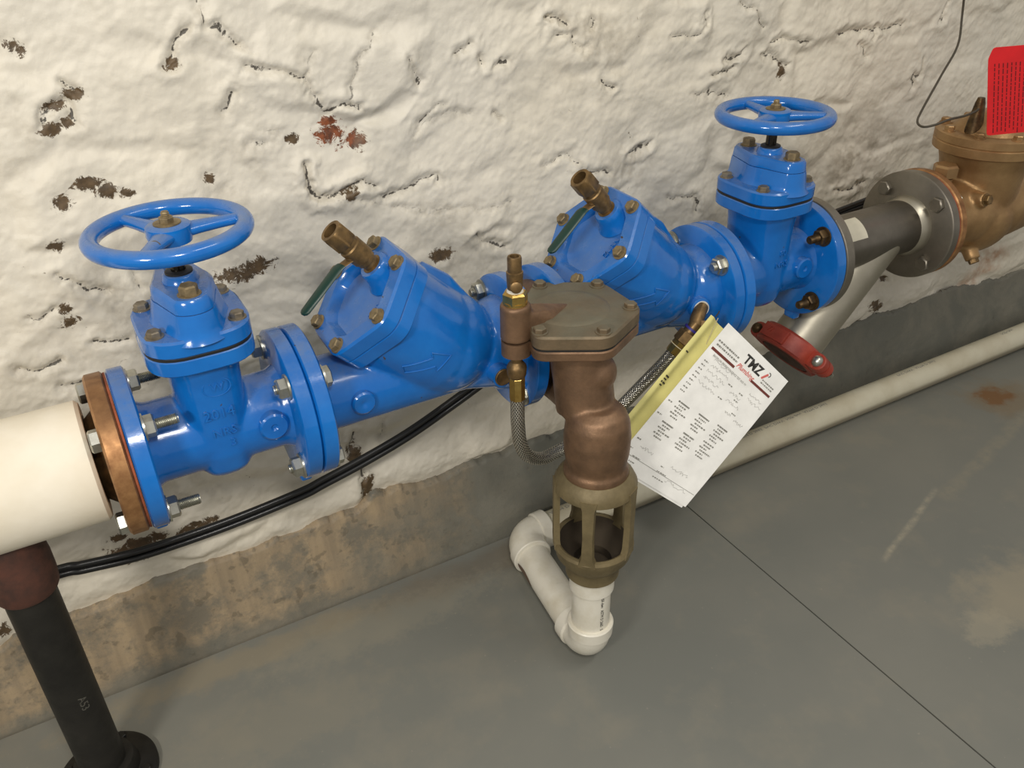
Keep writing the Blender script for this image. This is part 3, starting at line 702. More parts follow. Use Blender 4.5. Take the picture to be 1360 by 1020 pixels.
# ---------------------------------------------------------------- brass test cocks with green levers
def build_cock(B, d, label, grp=None):
    T = thing('test_cock', label, 'valve', tuple(B+d*.033))
    S0 = B+d*.029
    bm = bmesh.new()
    lathe(bm, S0, d, [(0, .0155), (.003, .0155), (.0035, .0118), (.006, .0124), (.008, .0116), (.012, .0122), (.013, .0148), (.020, .0150)], 32)
    lathe(bm, S0, d, [(.0195, .0150), (.0205, .0172), (.047, .0176), (.049, .0160), (.056, .0160)], 40)
    obj('cock_body', bm, MAT['cockbrass'], T)
    a, b, dd = frame(d); bm = bmesh.new()
    L = [circle(S0+dd*h, a, b, r, 48 if 0 else 6*6, 0) for h, r in ((.055, .0165), (.0555, .0185), (.082, .0185), (.0845, .0172), (.0845, .0125), (.062, .0115))]
    # hexagonal outside, round bore
    out = []
    for h, r, hexy in ((.055, .0165, 0), (.0565, .0185, 1), (.081, .0185, 1), (.0845, .0168, 0), (.0845, .0118, 0), (.066, .0112, 0)):
        Lp = []
        for k in range(36):
            t_ = 2*PI*k/36; rr = r
            if hexy: m_ = (t_ % (PI/3))-PI/6; rr = r*math.cos(PI/6)/math.cos(m_)*1.06
            Lp.append(S0+dd*h+a*(rr*math.cos(t_))+b*(rr*math.sin(t_)))
        out.append(Lp)
    loft(bm, out); obj('hex_end', bm, MAT['cockbrass'], T)
    # lever: pivot stub on the underside, then a bent flat bar with a green sleeve
    q = S0+d*.050
    P0 = q+Vector((.002, -.004, -.019)); P1 = P0+Vector((-.022, .0, -.010)); P2 = P1+Vector((-.060, 0, -.058))
    bm = bmesh.new(); lathe(bm, q, (P0-q), [(0, .009), (.020, .0085), (.022, .006)], 20); obj('pivot', bm, MAT['cockbrass'], T)
    def bar(pts, w, th, round_end=True):
        bm = bmesh.new(); L = []
        side = Vector((.35, -.94, .0)).normalized()
        n_ = len(pts)
        for i, p in enumerate(pts):
            t_ = (pts[min(i+1, n_-1)]-pts[max(i-1, 0)]).normalized(); s_ = side; nn = t_.cross(s_).normalized()
            ww = w[i]
            L.append([p+s_*(ww*math.cos(k*PI/6))+nn*(th*math.sin(k*PI/6)) for k in range(12)])
        loft(bm, L); return bm
    obj('lever_arm', bar([P0+Vector((.008, 0, .004)), P0, P1, P1+(P2-P1)*.15], [.008, .0085, .0075, .007], .0017), MAT['cockbrass'], T)
    dv = (P2-P1); pts = [P1-dv*.03+Vector((.004, 0, .001)), P1, P1+dv*.03, P1+dv*.5, P1+dv*.92, P1+dv*.975, P2]
    obj('lever_sleeve', bar(pts, [.0088, .0095, .0100, .0098, .0092, .0065, .0015], .0032), MAT['green'], T)
    return T
build_cock(B1, D1, 'brass test cock with dark green lever on the left check valve cover')
build_cock(B2, D2, 'brass test cock with dark green lever on the right check valve cover')

# ---------------------------------------------------------------- left: insulated pipe, companion flange, support post
T = thing('insulated_pipe', 'thick cream white insulated pipe entering from the left', 'pipe', (-.4, 0, 0))
bm = bmesh.new(); lathe(bm, (0, 0, 0), (1, 0, 0), [(-1.3, .0845), (-.046, .0845), (-.0415, .080), (-.0415, .062)], 72, True, False); obj('insulation', bm, MAT['ins'], T)
bm = bmesh.new(); lathe(bm, (0, 0, 0), (1, 0, 0), [(-.070, .0620), (-.0425, .0655), (-.0415, .058)], 48); obj('dark_end', bm, MAT['seal'], T)
T = thing('companion_flange', 'copper coloured round flange between the white insulated pipe and the blue valves', 'flange', (-.015, 0, -.11))
bm = bmesh.new(); xflange(bm, -.0275, -.0022, FR-.0005, .003); obj('flange_ring', bm, MAT['copper'], T)
bm = bmesh.new(); lathe(bm, (0, 0, 0), (1, 0, 0), [(-.041, .056), (-.027, .068)], 48); obj('neck', bm, MAT['brownbolt'], T)
bm = bmesh.new(); lathe(bm, (0, 0, 0), (1, 0, 0), [(-.0022, .111), (0.0006, .111)], 72); obj('gasket', bm, MAT['rust'], T)
for k in range(4):
    y, z = bpos(k); bm = bmesh.new(); hexbolt(bm, (-.0275, y, z), (-1, 0, 0), .0155, .012, False, ph=.3+k); obj('bolt_head', bm, MAT['zinc'], T)
PX = -.175
T = thing('pipe_support', 'black iron pipe stand with rusty red saddle under the insulated pipe', 'support', (PX, 0, -.60))
bm = bmesh.new(); lathe(bm, (PX, 0, 0), (0, 0, 1), [(-.596, .0345), (-.150, .0345)], 48); obj('post', bm, MAT['black'], T)
bm = bmesh.new()
lathe(bm, (PX, 0, 0), (0, 0, 1), [(-.174, .0395), (-.168, .0425), (-.150, .0440), (-.120, .0440), (-.095, .0415), (-.060, .042)], 48)
obj('saddle', bm, MAT['saddle'], T)
bm = bmesh.new(); lathe(bm, (PX, 0, 0), (0, 0, 1), [(-.600, .078), (-.590, .078), (-.587, .075), (-.582, .052), (-.560, .046), (-.558, .036)], 64); obj('base_flange', bm, MAT['black'], T)
for k in range(4):
    a = PI/4+k*PI/2+.3; bm = bmesh.new(); hexbolt(bm, (PX+.064*math.cos(a), .064*math.sin(a), -.588), (0, 0, 1), .0085, .006, True); obj('base_bolt', bm, MAT['black'], T)
def bend_cyl(cen, axis_pt, r):                   # letters wrapped on a vertical pipe: text x runs down the pipe
    def f(c):
        th = c.y/r + cen
        return Vector((axis_pt[0]+(r+c.z)*math.cos(th), axis_pt[1]+(r+c.z)*math.sin(th), axis_pt[2]-c.x))
    return f
text('A53', .017, .0003, None, 'stencil', MAT['stencil'], T, bend_cyl(math.radians(-70), (PX, 0, -.39), .0346))

# ---------------------------------------------------------------- relief valve
RX, RY = .638, -.130
T = thing('relief_valve', 'brown bronze relief valve with hexagonal lid in front of the blue check valves', 'valve', (RX, -.15, -.17)); RV = T
OX, OY = .647, -.200
bm = bmesh.new()
tube(bm, [(RX, RY-.015, .075), (RX+.002, RY-.026, .040), (RX+.004, RY-.032, .0), (RX+.006, RY-.040, -.055)], [.052, .047, .0465, .047], 32)
sphere(bm, (RX+.016, RY-.050, .012), .0330)
lathe(bm, (OX, OY, 0), (0, 0, 1), [(-.035, .030), (-.046, .044), (-.062, .0505), (-.090, .0535), (-.118, .0525), (-.145, .0480), (-.150, .046)], 40)
tube(bm, [(.652, -.155, -.055), (.657, -.085, -.066), (.650, -.030, -.055), (.640, -.004, -.040)], [.036, .031, .034, .046], 28)
lathe(bm, (OX, OY, 0), (0, 0, 1), [(-.165, .0535), (-.150, .0525), (-.143, .047)], 32)
cast('body', bm, MAT['bronze'], T, .003, 6)
bm = bmesh.new(); lathe(bm, (0, 0, 0), (1, 0, 0), [(.6153, .088), (.618, .091), (.657, .091), (.6597, .088)], 64); obj('inlet_spool', bm, MAT['bronze'], T)
angs = [1.55-k*PI/3 for k in range(6)][::-1]
Vp = [(.110*math.cos(a), .110*math.sin(a)) for a in angs]; Vp[0] = (-.047, .062)
O = rpoly(Vp, .020, 8)
X3, Y3, Z3 = (1, 0, 0), (0, 1, 0), (0, 0, 1)
bm = bmesh.new(); prism(bm, [(a*1.0, b*1.0) for a, b in O], (RX, RY, 0), X3, Y3, Z3, .064, .0795, .002); lathe(bm, (.542, -.133, 0), Z3, [(.056, .0225), (.0795, .0225)], 32); box(bm, (.575, -.133, .0715), (.06, .038, .015)); obj('lower_plate', bm, MAT['bronze'], T)
bm = bmesh.new(); prism(bm, [(a*.98, b*.98) for a, b in O], (RX, RY, 0), X3, Y3, Z3, .0785, .0825, .0004); obj('diaphragm', bm, MAT['seal'], T)
bm = bmesh.new(); prism(bm, O, (RX, RY, 0), X3, Y3, Z3, .0815, .104, .003); lathe(bm, (RX, RY, 0), Z3, [(.1035, .062), (.1058, .058), (.1062, .05)], 48); obj('lid', bm, MAT['patina'], T)
bm = bmesh.new()
lathe(bm, (.542, -.133, 0), Z3, [(.0815, .0232), (.120, .0228), (.134, .0228), (.138, .0205)], 32)
V = [(.545, -.112, .083), (.545, -.154, .083), (.640, -.120, .100), (.545, -.114, .128), (.545, -.152, .128), (.590, -.145, .118), (.590, -.118, .120), (.650, -.118, .1035), (.60, -.150, .102), (.60, -.104, .102)]
vs = [bm.verts.new(v) for v in V]
bmesh.ops.convex_hull(bm, input=vs)
cast('port_column', bm, MAT['bronze'], T, .0022, 3)
for k in range(5):
    a = 1.55-k*PI/3; bm = bmesh.new(); hexbolt(bm, (RX+.091*math.cos(a), RY+.091*math.sin(a), .1035), Z3, .0098, .007, True, ph=k); obj('lid_bolt', bm, MAT['patina'], T)
cxy = (.542, -.133)
bm = bmesh.new(); lathe(bm, (*cxy, 0), Z3, [(.1370, .0178), (.142, .0178)], 24); hexbolt(bm, (*cxy, .141), Z3, .0188, .016, False, ph=.3); obj('hex_adapter', bm, MAT['gold'], T)
bm = bmesh.new(); lathe(bm, (*cxy, 0), Z3, [(.1565, .0125), (.1615, .0115)], 24); obj('thread_tape', bm, MAT['teflon'], T)
bm = bmesh.new(); lathe(bm, (*cxy, 0), Z3, [(.161, .0112), (.184, .0122), (.187, .0122), (.188, .0104), (.208, .0104), (.2105, .0096), (.2105, .0068), (.198, .0062)], 28)
lathe(bm, (cxy[0]-.003, cxy[1]-.008, .169), (-.45, -.9, .05), [(0, .0085), (.008, .0085), (.0095, .006)], 20)
obj('test_cock_stub', bm, MAT['cockbrass'], T)
# ---------------------------------------------------------------- air gap funnel
T = thing('air_gap_fitting', 'olive coloured open cage drain cup below the bronze relief valve', 'fitting', (OX, OY, -.375))
bm = bmesh.new(); lathe(bm, (OX, OY, 0), Z3, [(-.1600, .046), (-.1590, .054), (-.168, .063), (-.178, .0680), (-.187, .0680), (-.187, .060), (-.176, .057), (-.170, .046)], 56, False, False)
obj('top_ring', bm, MAT['olive'], T)
va = math.atan2(-1.091-OY, .005-OX)
for k in range(5):
    a = va + math.radians(-8+72*k); bm = bmesh.new()
    e = Vector((math.cos(a), math.sin(a), 0)); f = Vector((-math.sin(a), math.cos(a), 0)); L = []
    for z, hw, r0, r1 in ((-.176, .016, .0585, .0685), (-.192, .0115, .0590, .0692), (-.25, .0095, .0590, .0692), (-.293, .0110, .0585, .0692), (-.312, .018, .0570, .0680)):
        c = Vector((OX, OY, z)); L.append([c+e*r0-f*hw, c+e*r0+f*hw, c+e*r1+f*hw*.85, c+e*r1-f*hw*.85])
    loft(bm, L); obj('bar', bm, MAT['olive'], T, smooth=20)
bm = bmesh.new(); lathe(bm, (OX, OY, 0), Z3, [(-.304, .0585), (-.302, .062), (-.303, .0665), (-.308, .0690), (-.330, .0640), (-.350, .0500), (-.354, .0470), (-.376, .0465), (-.378, .043)], 56, False, False)
obj('cup', bm, MAT['olive'], T)
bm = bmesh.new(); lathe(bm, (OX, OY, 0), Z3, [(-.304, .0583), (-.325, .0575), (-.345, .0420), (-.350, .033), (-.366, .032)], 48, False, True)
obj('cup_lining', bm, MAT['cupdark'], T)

# ---------------------------------------------------------------- drain pipe (one glued PVC line)
T = thing('drain_pipe', 'white PVC drain from relief valve cup, two elbows, then along the wall', 'pipe', (OX, OY, -.60))
r = .0345; zc = -.5645
E2 = Vector((.682, .1165, zc)); E1 = Vector((OX, OY, zc)); dv = (E2-E1).normalized()
bm = bmesh.new(); lathe(bm, (OX, OY, 0), Z3, [(-.415, .0355), (-.412, .0395), (-.378, .0395), (-.376, .036)], 48); obj('coupling', bm, MAT['pvc'], T)
bm = bmesh.new(); lathe(bm, (OX, OY, 0), Z3, [(-.525, r), (-.40, r)], 48); obj('riser_pipe', bm, MAT['pvc'], T)
def elbow(P, d0, d1, R, name='elbow', hub=.024, rr=.0375):
    """P corner, d0 incoming direction, d1 outgoing"""
    bm = bmesh.new(); c = P - d0*R + d1*R; pts = []
    for k in range(13):
        t_ = PI/2*k/12; pts.append(c + (-d1*math.cos(t_) + d0*math.sin(t_))*R)
    tube(bm, pts, rr, 40)
    for q, dd in ((pts[0], -d0), (pts[-1], d1)):
        lathe(bm, q, dd, [(-.004, rr), (-.001, rr+.0035), (hub-.002, rr+.0045), (hub, rr+.0025), (hub, r)], 48)
    return obj(name, bm, MAT['pvc'], T)
DN = Vector((0, 0, -1))
elbow(Vector((OX, OY, zc+.002)), DN, dv, .040)
bm = bmesh.new(); tube(bm, [E1+dv*.045, E2-dv*.045], r, 48); obj('cross_pipe', bm, MAT['pvc'], T)
elbow(E2+Vector((0, 0, .002)), dv, Vector((1, 0, 0)), .042)
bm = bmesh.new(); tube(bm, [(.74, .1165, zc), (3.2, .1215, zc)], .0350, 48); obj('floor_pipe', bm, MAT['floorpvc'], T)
va2 = math.atan2(-1.091-OY, .005-OX)
text('NSF-dwv   ASTM D 2665   S', .0088, .00015, None, 'print', MAT['ink'], T, bend_cyl(va2+.62, (OX, OY, -.455), r+.0002), (.80, 1.))
def bend_x(r, x0, y0, z0, th0):                  # letters wrapped on a pipe along +x
    def f(c):
        th = th0 - c.y/r
        return Vector((x0+c.x, y0-(r+c.z)*math.cos(th), z0+(r+c.z)*math.sin(th)))
    return f
th_ = PI/2+.10
for i_, (x0, body) in enumerate(((.80, 'ASTM D 2665'), (1.42, 'NSF-dwv  ASTM D 2665  PVC DWV  NSF-dwv  ASTM D 2665'), (1.95, 'PVC DWV  ASTM D 2665'), (2.35, 'NSF-dwv'))):
    text(body, .013, .00015, None, 'print', MAT['softink'], T, bend_x(.0352, x0, .1175+.002*(x0-.7)/2.4, zc, th_), (1.1, 1))
# brown scuff on the cross pipe elbow, torn sleeve on the lower left
bm = bmesh.new()
a_, b_, d_ = frame(dv); L = []; WA = -.22
for i in range(9):
    s_ = i/8; w = .5*math.sin(PI*s_)**.6+.02
    L.append([E1+dv*(.185+.075*s_)+(a_*math.cos(WA+w*(k/6-.5)*1.5)+b_*math.sin(WA+w*(k/6-.5)*1.5))*(r+.0006) for k in range(7)])
loft(bm, L, False, False, closed=False)
obj('worn_patch', bm, m_plain('brown_wear', srgb(112, 92, 76), .7), T)

# ---------------------------------------------------------------- braided hose
hp = catmull([(.542, -.133, -.012), (.542, -.133, -.040), (.542, -.133, -.070), (.547, -.130, -.110), (.564, -.122, -.147), (.600, -.106, -.178), (.640, -.088, -.192), (.70, -.072, -.196), (.745, -.064, -.190), (.795, -.060, -.168), (.842, -.062, -.133), (.876, -.078, -.088), (.890, -.090, -.057)], 10)
T = thing('braided_hose', 'braided steel hose with brass ends looping under the relief valve', 'hose', tuple(hp[0]))
def uv_tube(path, r, n):
    me = bpy.data.meshes.new('hose'); m = len(path); V = []; F = []; UVs = []
    Tn = [(path[min(i+1, m-1)]-path[max(i-1, 0)]).normalized() for i in range(m)]
    a, b, _ = frame(Tn[0]); s = 0
    for i in range(m):
        a = (a-Tn[i]*a.dot(Tn[i])).normalized(); b = Tn[i].cross(a); V += circle(path[i], a, b, r, n)
    dist = [0]
    for i in range(1, m): dist.append(dist[-1]+(path[i]-path[i-1]).length)
    for i in range(m-1):
        for k in range(n):
            F.append((i*n+k, i*n+(k+1) % n, (i+1)*n+(k+1) % n, (i+1)*n+k)); UVs += [(k/n, dist[i]), ((k+1)/n, dist[i]), ((k+1)/n, dist[i+1]), (k/n, dist[i+1])]
    me.from_pydata(V, [], F); uv = me.uv_layers.new(name='UVMap')
    for i, (u, v) in enumerate(UVs): uv.data[i].uv = (u, v*900)
    return me
put('hose_braid', uv_tube(hp, .0112, 24), MAT['braid'], T, 60)
bm = bmesh.new(); lathe(bm, (*cxy, 0), Z3, [(-.024, .0125), (.014, .0128), (.016, .011)], 8); obj('ferrule', bm, MAT['gold'], T, 20)
bm = bmesh.new(); lathe(bm, (*cxy, 0), Z3, [(.015, .0124), (.020, .0145), (.032, .0155), (.036, .0140), (.042, .0092), (.058, .0092)], 24); obj('coupling_nut', bm, MAT['cockbrass'], T)
Pe = hp[-1]; de = (Vector((.930, -.100, -.008))-Pe).normalized()
bm = bmesh.new(); lathe(bm, Pe-de*.012, de, [(0, .0125), (.006, .0135), (.024, .0135), (.026, .0115)], 8); obj('ferrule', bm, MAT['gold'], T, 20)
bm = bmesh.new(); lathe(bm, Pe+de*.012, de, [(0, .014), (.002, .0168), (.020, .0168), (.0225, .0145)], 6); lathe(bm, Pe+de*.033, de, [(0, .0120), (.004, .0125), (.010, .012)], 24); obj('swivel_nut', bm, MAT['cockbrass'], T, 20)
Pq = Pe+de*.046
bm = bmesh.new(); tube(bm, [Pq-de*.006, Pq+de*.006, Pq+de*.012+Vector((.004, .008, 0)), (.950, -.078, .000), (.957, -.060, -.004)], [.0105, .0118, .0125, .0125, .0115], 20)
lathe(bm, Pq+de*.006, (.75, -.6, .1), [(0, .008), (.017, .008)], 4)
obj('pipe_elbow', bm, MAT['cockbrass'], T)
bm = bmesh.new(); lathe(bm, (.954, -.064, -.003), (-.2, -1, .05), [(0, .021), (.012, .0195), (.0135, .0175)], 28); obj('port_boss', bm, MAT['blue'], K2)
bm = bmesh.new(); lathe(bm, (.951, -.0755, -.0025), (-.2, -1, .05), [(0, .0155), (.004, .0150)], 28); obj('thread_tape', bm, MAT['teflon'], T)
bm = bmesh.new(); lathe(bm, Pe+de*.040, de, [(0, .0145), (.004, .0145)], 20); obj('blue_band', bm, m_plain('violet_tape', srgb(52, 46, 130), .5), T)

# ---------------------------------------------------------------- test report and yellow card
TL = Vector((.957, -.140, -.004)); TR = Vector((1.056, -.204, -.120)); BR = Vector((.833, -.213, -.305)); BL = Vector((.734, -.149, -.188))
ex = (TR-TL).normalized(); ey = (TL-BL); ey = (ey-ex*ey.dot(ex)).normalized(); ez = ex.cross(ey)
PW = (TR-TL).length; PH = (TL-BL).length; BL2 = Vector((.722, -.142, -.211))
def SP(u, v): return TL*(1-u)*(1-v)+TR*u*(1-v)+BR*u*v+BL2*(1-u)*v
cam_side = 1 if ez.dot(Vector(cam.location)-TL) > 0 else -1; ez = ez*cam_side
def sheet(pts_uv, off, th, curl=None, nu=16, nv=26):
    bm = bmesh.new(); G = [[None]*(nv+1) for _ in range(nu+1)]; Hh = [[None]*(nv+1) for _ in range(nu+1)]
    (u0, v0), (u1, v1) = pts_uv
    for i in range(nu+1):
        for j in range(nv+1):
            u = u0+(u1-u0)*i/nu; v = v0+(v1-v0)*j/nv
            w = off + (curl(u, v) if curl else 0)
            p = SP(u, v)+ez*w
            G[i][j] = bm.verts.new(p); Hh[i][j] = bm.verts.new(p-ez*th)
    for i in range(nu):
        for j in range(nv):
            bm.faces.new((G[i][j], G[i+1][j], G[i+1][j+1], G[i][j+1])); bm.faces.new((Hh[i][j], Hh[i][j+1], Hh[i+1][j+1], Hh[i+1][j]))
    for j in range(nv):
        for i in (0, nu): bm.faces.new((G[i][j], G[i][j+1], Hh[i][j+1], Hh[i][j]))
    for i in range(nu):
        for j in (0, nv): bm.faces.new((G[i][j], G[i+1][j], Hh[i+1][j], Hh[i][j]))
    return bm
T = thing('test_report', 'white printed test report sheet hanging from the brass hose end', 'paper', tuple((TL+BR)/2))
crl = lambda u, v: .004*math.sin(u*2.2)*math.sin(v*1.9)
obj('form_sheet', sheet(((0, 0), (1, 1.0)), .0022, .0004, crl), MAT['paper'], T, 60)
obj('under_sheet', sheet(((.03, .05), (.975, 1.015)), .0008, .0004, crl), MAT['paper'], T, 60)
def on_sheet(u, v, rot=0):
    c = SP(u, v)+ez*(.0026+crl(u, v))
    M = Matrix((ex, ey, ez)).transposed().to_4x4() @ Matrix.Rotation(rot, 4, 'Z'); M.translation = c
    return M
def ptext(body, size, u, v, mat=MAT['ink'], sc=(1, 1), bold=0, name='printing', align='CENTER', shear=0):
    return text(body, size, .00006, on_sheet(u, v), name, mat, T, None, sc, align, bold, shear=shear)
def pbar(u0, v0, u1, v1, mat, name='rule_line'):
    bm = bmesh.new()
    for a, b, c, d in ((u0, v0, u1, v1),):
        n_ = 8
        Pp = lambda u, v: SP(u, v)+ez*(.0027+crl(u, v))
        rows = [[bm.verts.new(Pp(u0+(u1-u0)*i/n_, vv)) for i in range(n_+1)] for vv in (v0, v1)]
        for i in range(n_): bm.faces.new((rows[0][i], rows[0][i+1], rows[1][i+1], rows[1][i]))
    return obj(name, bm, mat, T, 0)
ptext('TMZ', .0235, .545, .078, sc=(.92, 1), bold=.0008, name='logo')
ptext('Plumbing', .0125, .515, .136, MAT['redink'], (.95, 1), .0002, 'logo_script', shear=.35)
# small wrench-like emblem beside the letters
bm = bmesh.new(); e0 = on_sheet(.735, .078)
for (x_, y_, w_, h_, rt) in ((0, 0, .004, .015, -.5),): box(bm, e0 @ Vector((x_, y_, .0002)), (w_, h_, .0002), rot=(e0.to_3x3() @ Matrix.Rotation(rt, 3, 'Z')))
obj('emblem', bm, MAT['redink'], T, 0)
bm = bmesh.new(); cc = on_sheet(.765, .055); L = []
for k in range(10):
    a = -1.2+k*.36; L.append([cc @ Vector((.0045*math.cos(a), .0045*math.sin(a), .0002)), cc @ Vector((.0030*math.cos(a), .0030*math.sin(a), .0002))])
for A, B in zip(L[:-1], L[1:]):
    vs = [bm.verts.new(p) for p in (A[0], B[0], B[1], A[1])]; bm.faces.new(vs)
obj('emblem', bm, MAT['ink'], T, 0)
pbar(.03, .152, .38, .168, MAT['darkred'], 'header_bar'); pbar(.635, .145, .94, .160, MAT['darkred'], 'header_bar')
ptext('BACKFLOW PREVENTION DEVICE TEST AND MAINTENANCE REPORT', .0056, .48, .192, MAT['softink'], (.72, 1))
def scribble(u, v, w, h, mat, n=7, name='handwriting', seed=0):
    rr = random.Random(seed); bm = bmesh.new(); P = []
    for k in range(n*3): P.append((u+w*k/(n*3)+rr.uniform(-.008, .008), v+h*rr.uniform(-.5, .5)))
    for (a, b), (c, d) in zip(P[:-1], P[1:]):
        p, q = (SP(x_, y_)+ez*(.0028+crl(x_, y_)) for x_, y_ in ((a, b), (c, d)))
        t_ = (q-p); 
        if t_.length < 1e-6: continue
        s_ = t_.cross(ez).normalized()*.00035
        bm.faces.new([bm.verts.new(z_) for z_ in (p-s_, p+s_, q+s_, q-s_)])
    return obj(name, bm, mat, T, 0)
def dashes(cells, mat, name='printing'):
    bm = bmesh.new(); rr = random.Random(5)
    for u, v, w, h in cells:
        x_ = u
        while x_ < u+w:
            l_ = rr.uniform(.012, .03)
            vs = [SP(a, b)+ez*(.0027+crl(a, b)) for a, b in ((x_, v), (min(x_+l_, u+w), v), (min(x_+l_, u+w), v+h), (x_, v+h))]
            bm.faces.new([bm.verts.new(z_) for z_ in vs]); x_ += l_+rr.uniform(.004, .010)
    return obj(name, bm, mat, T, 0)
cells = [(.04, .098, .32, .010), (.05, .122, .32, .010), (.74, .098, .18, .008), (.74, .116, .18, .008)]
for k in range(9): cells.append((.055, .235+.026*k, .06, .0070))
for u, v in ((.45, .25), (.62, .30), (.45, .345), (.70, .37), (.62, .25)): cells.append((u, v, .06, .007))
for u0, v0 in ((.13, .50), (.405, .49), (.66, .475), (.13, .645), (.405, .63), (.65, .60)):
    for k in range(6): cells.append((u0+(.03 if k % 2 else 0), v0+.019*k, .15 if k % 3 == 0 else .10, .0085))
dashes(cells, MAT['softink'])
dashes([(.03, .53, .05, .008), (.02, .62, .06, .008), (.03, .80, .05, .008), (.13, .50, .15, .009), (.405, .49, .15, .009), (.66, .475, .15, .009), (.13, .645, .15, .009), (.405, .63, .15, .009)], MAT['softink'])
k_ = 0
for u, v, w, h in ((.14, .20, .30, .02), (.16, .235, .26, .022), (.15, .27, .28, .02), (.17, .31, .22, .02), (.15, .35, .26, .02), (.52, .28, .16, .02), (.72, .215, .2, .02), (.74, .25, .22, .022), (.55, .33, .2, .02), (.78, .40, .14, .02), (.62, .39, .1, .015), (.12, .835, .18, .02), (.55, .84, .25, .022), (.60, .925, .3, .026)):
    scribble(u, v, w, h, MAT['paleink'], seed=k_); k_ += 1
pbar(.02, .908, .985, .9105, MAT['softink'])
dashes([(.03, .865, .04, .006), (.45, .865, .04, .006), (.12, .90, .10, .006), (.45, .90, .12, .006), (.12, .935, .08, .006), (.45, .94, .14, .006)], MAT['softink'])
T2 = thing('yellow_card', 'curled yellow card behind the white report sheet', 'paper', tuple(TL))
def ycurl(u, v): return -.012 + (.014*math.exp(-((u+.17)/.07)**2))
obj('card', sheet(((-.20, .03), (1.02, .99)), -.002, .0006, ycurl, 40, 24), MAT['yellow'], T2, 60)
T = T2
bm = bmesh.new(); tube(bm, catmull([TL+ex*(-.165*PW)-ey*(.03*PH)+ez*.004, TL+ex*(-.165*PW)+ey*.0005+ez*.003, TL+ex*(-.165*PW)-ey*(-.012*PH)+ez*.001], 4), .0012, 6)
obj('eyelet', bm, MAT['ink'], T2)
def yt(body, u, v, s):
    c = TL+ex*(u*PW)-ey*(v*PH)+ez*(.0005); c += ez*(ycurl(u, v)-.0018)
    M = Matrix((ey, -ex, ez)).transposed().to_4x4(); M.translation = c
    text(body, s, .0001, M, 'printing', MAT['ink'], T2)
for u, v, w, h in ((-.165, .43, .07, .010), (-.165, .450, .06, .008), (-.17, .47, .09, .010), (-.16, .49, .05, .008), (-.17, .26, .05, .008)):
    bm = bmesh.new(); vs = [SP(a, b)+ez*(ycurl(a, b)-.0008) for a, b in ((u, v), (u+w, v), (u+w, v+h), (u, v+h))]; bm.faces.new([bm.verts.new(z_) for z_ in vs]); obj('printing', bm, MAT['ink'], T2, 0)
# wire tie that holds the papers to the hose
q0 = Pe+de*.004
a_, b_, d_ = frame(de)
lp = [q0+a_*(.0165*math.cos(k*PI/10))+b_*(.0165*math.sin(k*PI/10)) for k in range(20)]; lp.append(lp[0])
bm = bmesh.new(); tube(bm, lp, .0009, 8, False); tube(bm, catmull([lp[3], q0+Vector((.02, -.03, -.012)), TL+ex*(-.02)-ey*.006+ez*.0], 6), .0008, 6)
tag(obj('wire_tie', bm, m_plain('pale_nylon_tie', srgb(196, 186, 150), .4), origin=q0), 'thin pale nylon tie looped round the brass hose end', 'tie')

# ---------------------------------------------------------------- stainless spool with branch
T = thing('stainless_wye_pipe', 'short stainless pipe with two flanges and a branch angled down', 'pipe', (1.44, 0, -.06))
bm = bmesh.new(); lathe(bm, (0, 0, 0), (1, 0, 0), [(1.29, PR-.001), (1.582, PR-.001)], 64); obj('straight_pipe', bm, MAT['steelpipe'], T)
bm = bmesh.new(); xflange(bm, 1.2738, 1.2960, FR, .002); obj('flange', bm, MAT['steel'], T)
bm = bmesh.new(); xflange(bm, 1.5787, 1.6010, FR, .002); obj('flange', bm, MAT['steel'], T)
bm = bmesh.new(); lathe(bm, (0, 0, 0), (1, 0, 0), [(1.558, PR-.001), (1.566, PR+.005), (1.579, PR+.007)], 56); obj('weld_collar', bm, MAT['branch'], T)
BD0 = Vector((1.500, 0, 0)); BDV = Vector((-1, 0, -1)).normalized(); BC = Vector((1.285, -.004, -.215)); BDV = (BC-BD0).normalized()
bm = bmesh.new(); tube(bm, [BD0, BD0.lerp(BC, .5), BC+BDV*.012], .0560, 56)
obj('branch_pipe', bm, MAT['branch'], T)
for k in range(4):
    y, z = bpos(k, .092); bm = bmesh.new(); hexbolt(bm, (1.5787, y, z), (-1, 0, 0), .0165, .010, False, ph=k*.8+.2); obj('bolt_head', bm, MAT['steel'], T)
# sticker wrapped on the pipe
bm = bmesh.new(); n_ = 10; rows = []
for i in range(n_+1):
    th = math.radians(28+52*i/n_); rows.append([bm.verts.new((x_+.010*(1-i/n_)*0, -(PR-.0002)*math.cos(th), (PR-.0002)*math.sin(th))) for x_ in (1.325, 1.40)])
for i in range(n_): bm.faces.new((rows[i][0], rows[i][1], rows[i+1][1], rows[i+1][0]))
obj('sticker', bm, MAT['sticker'], T)

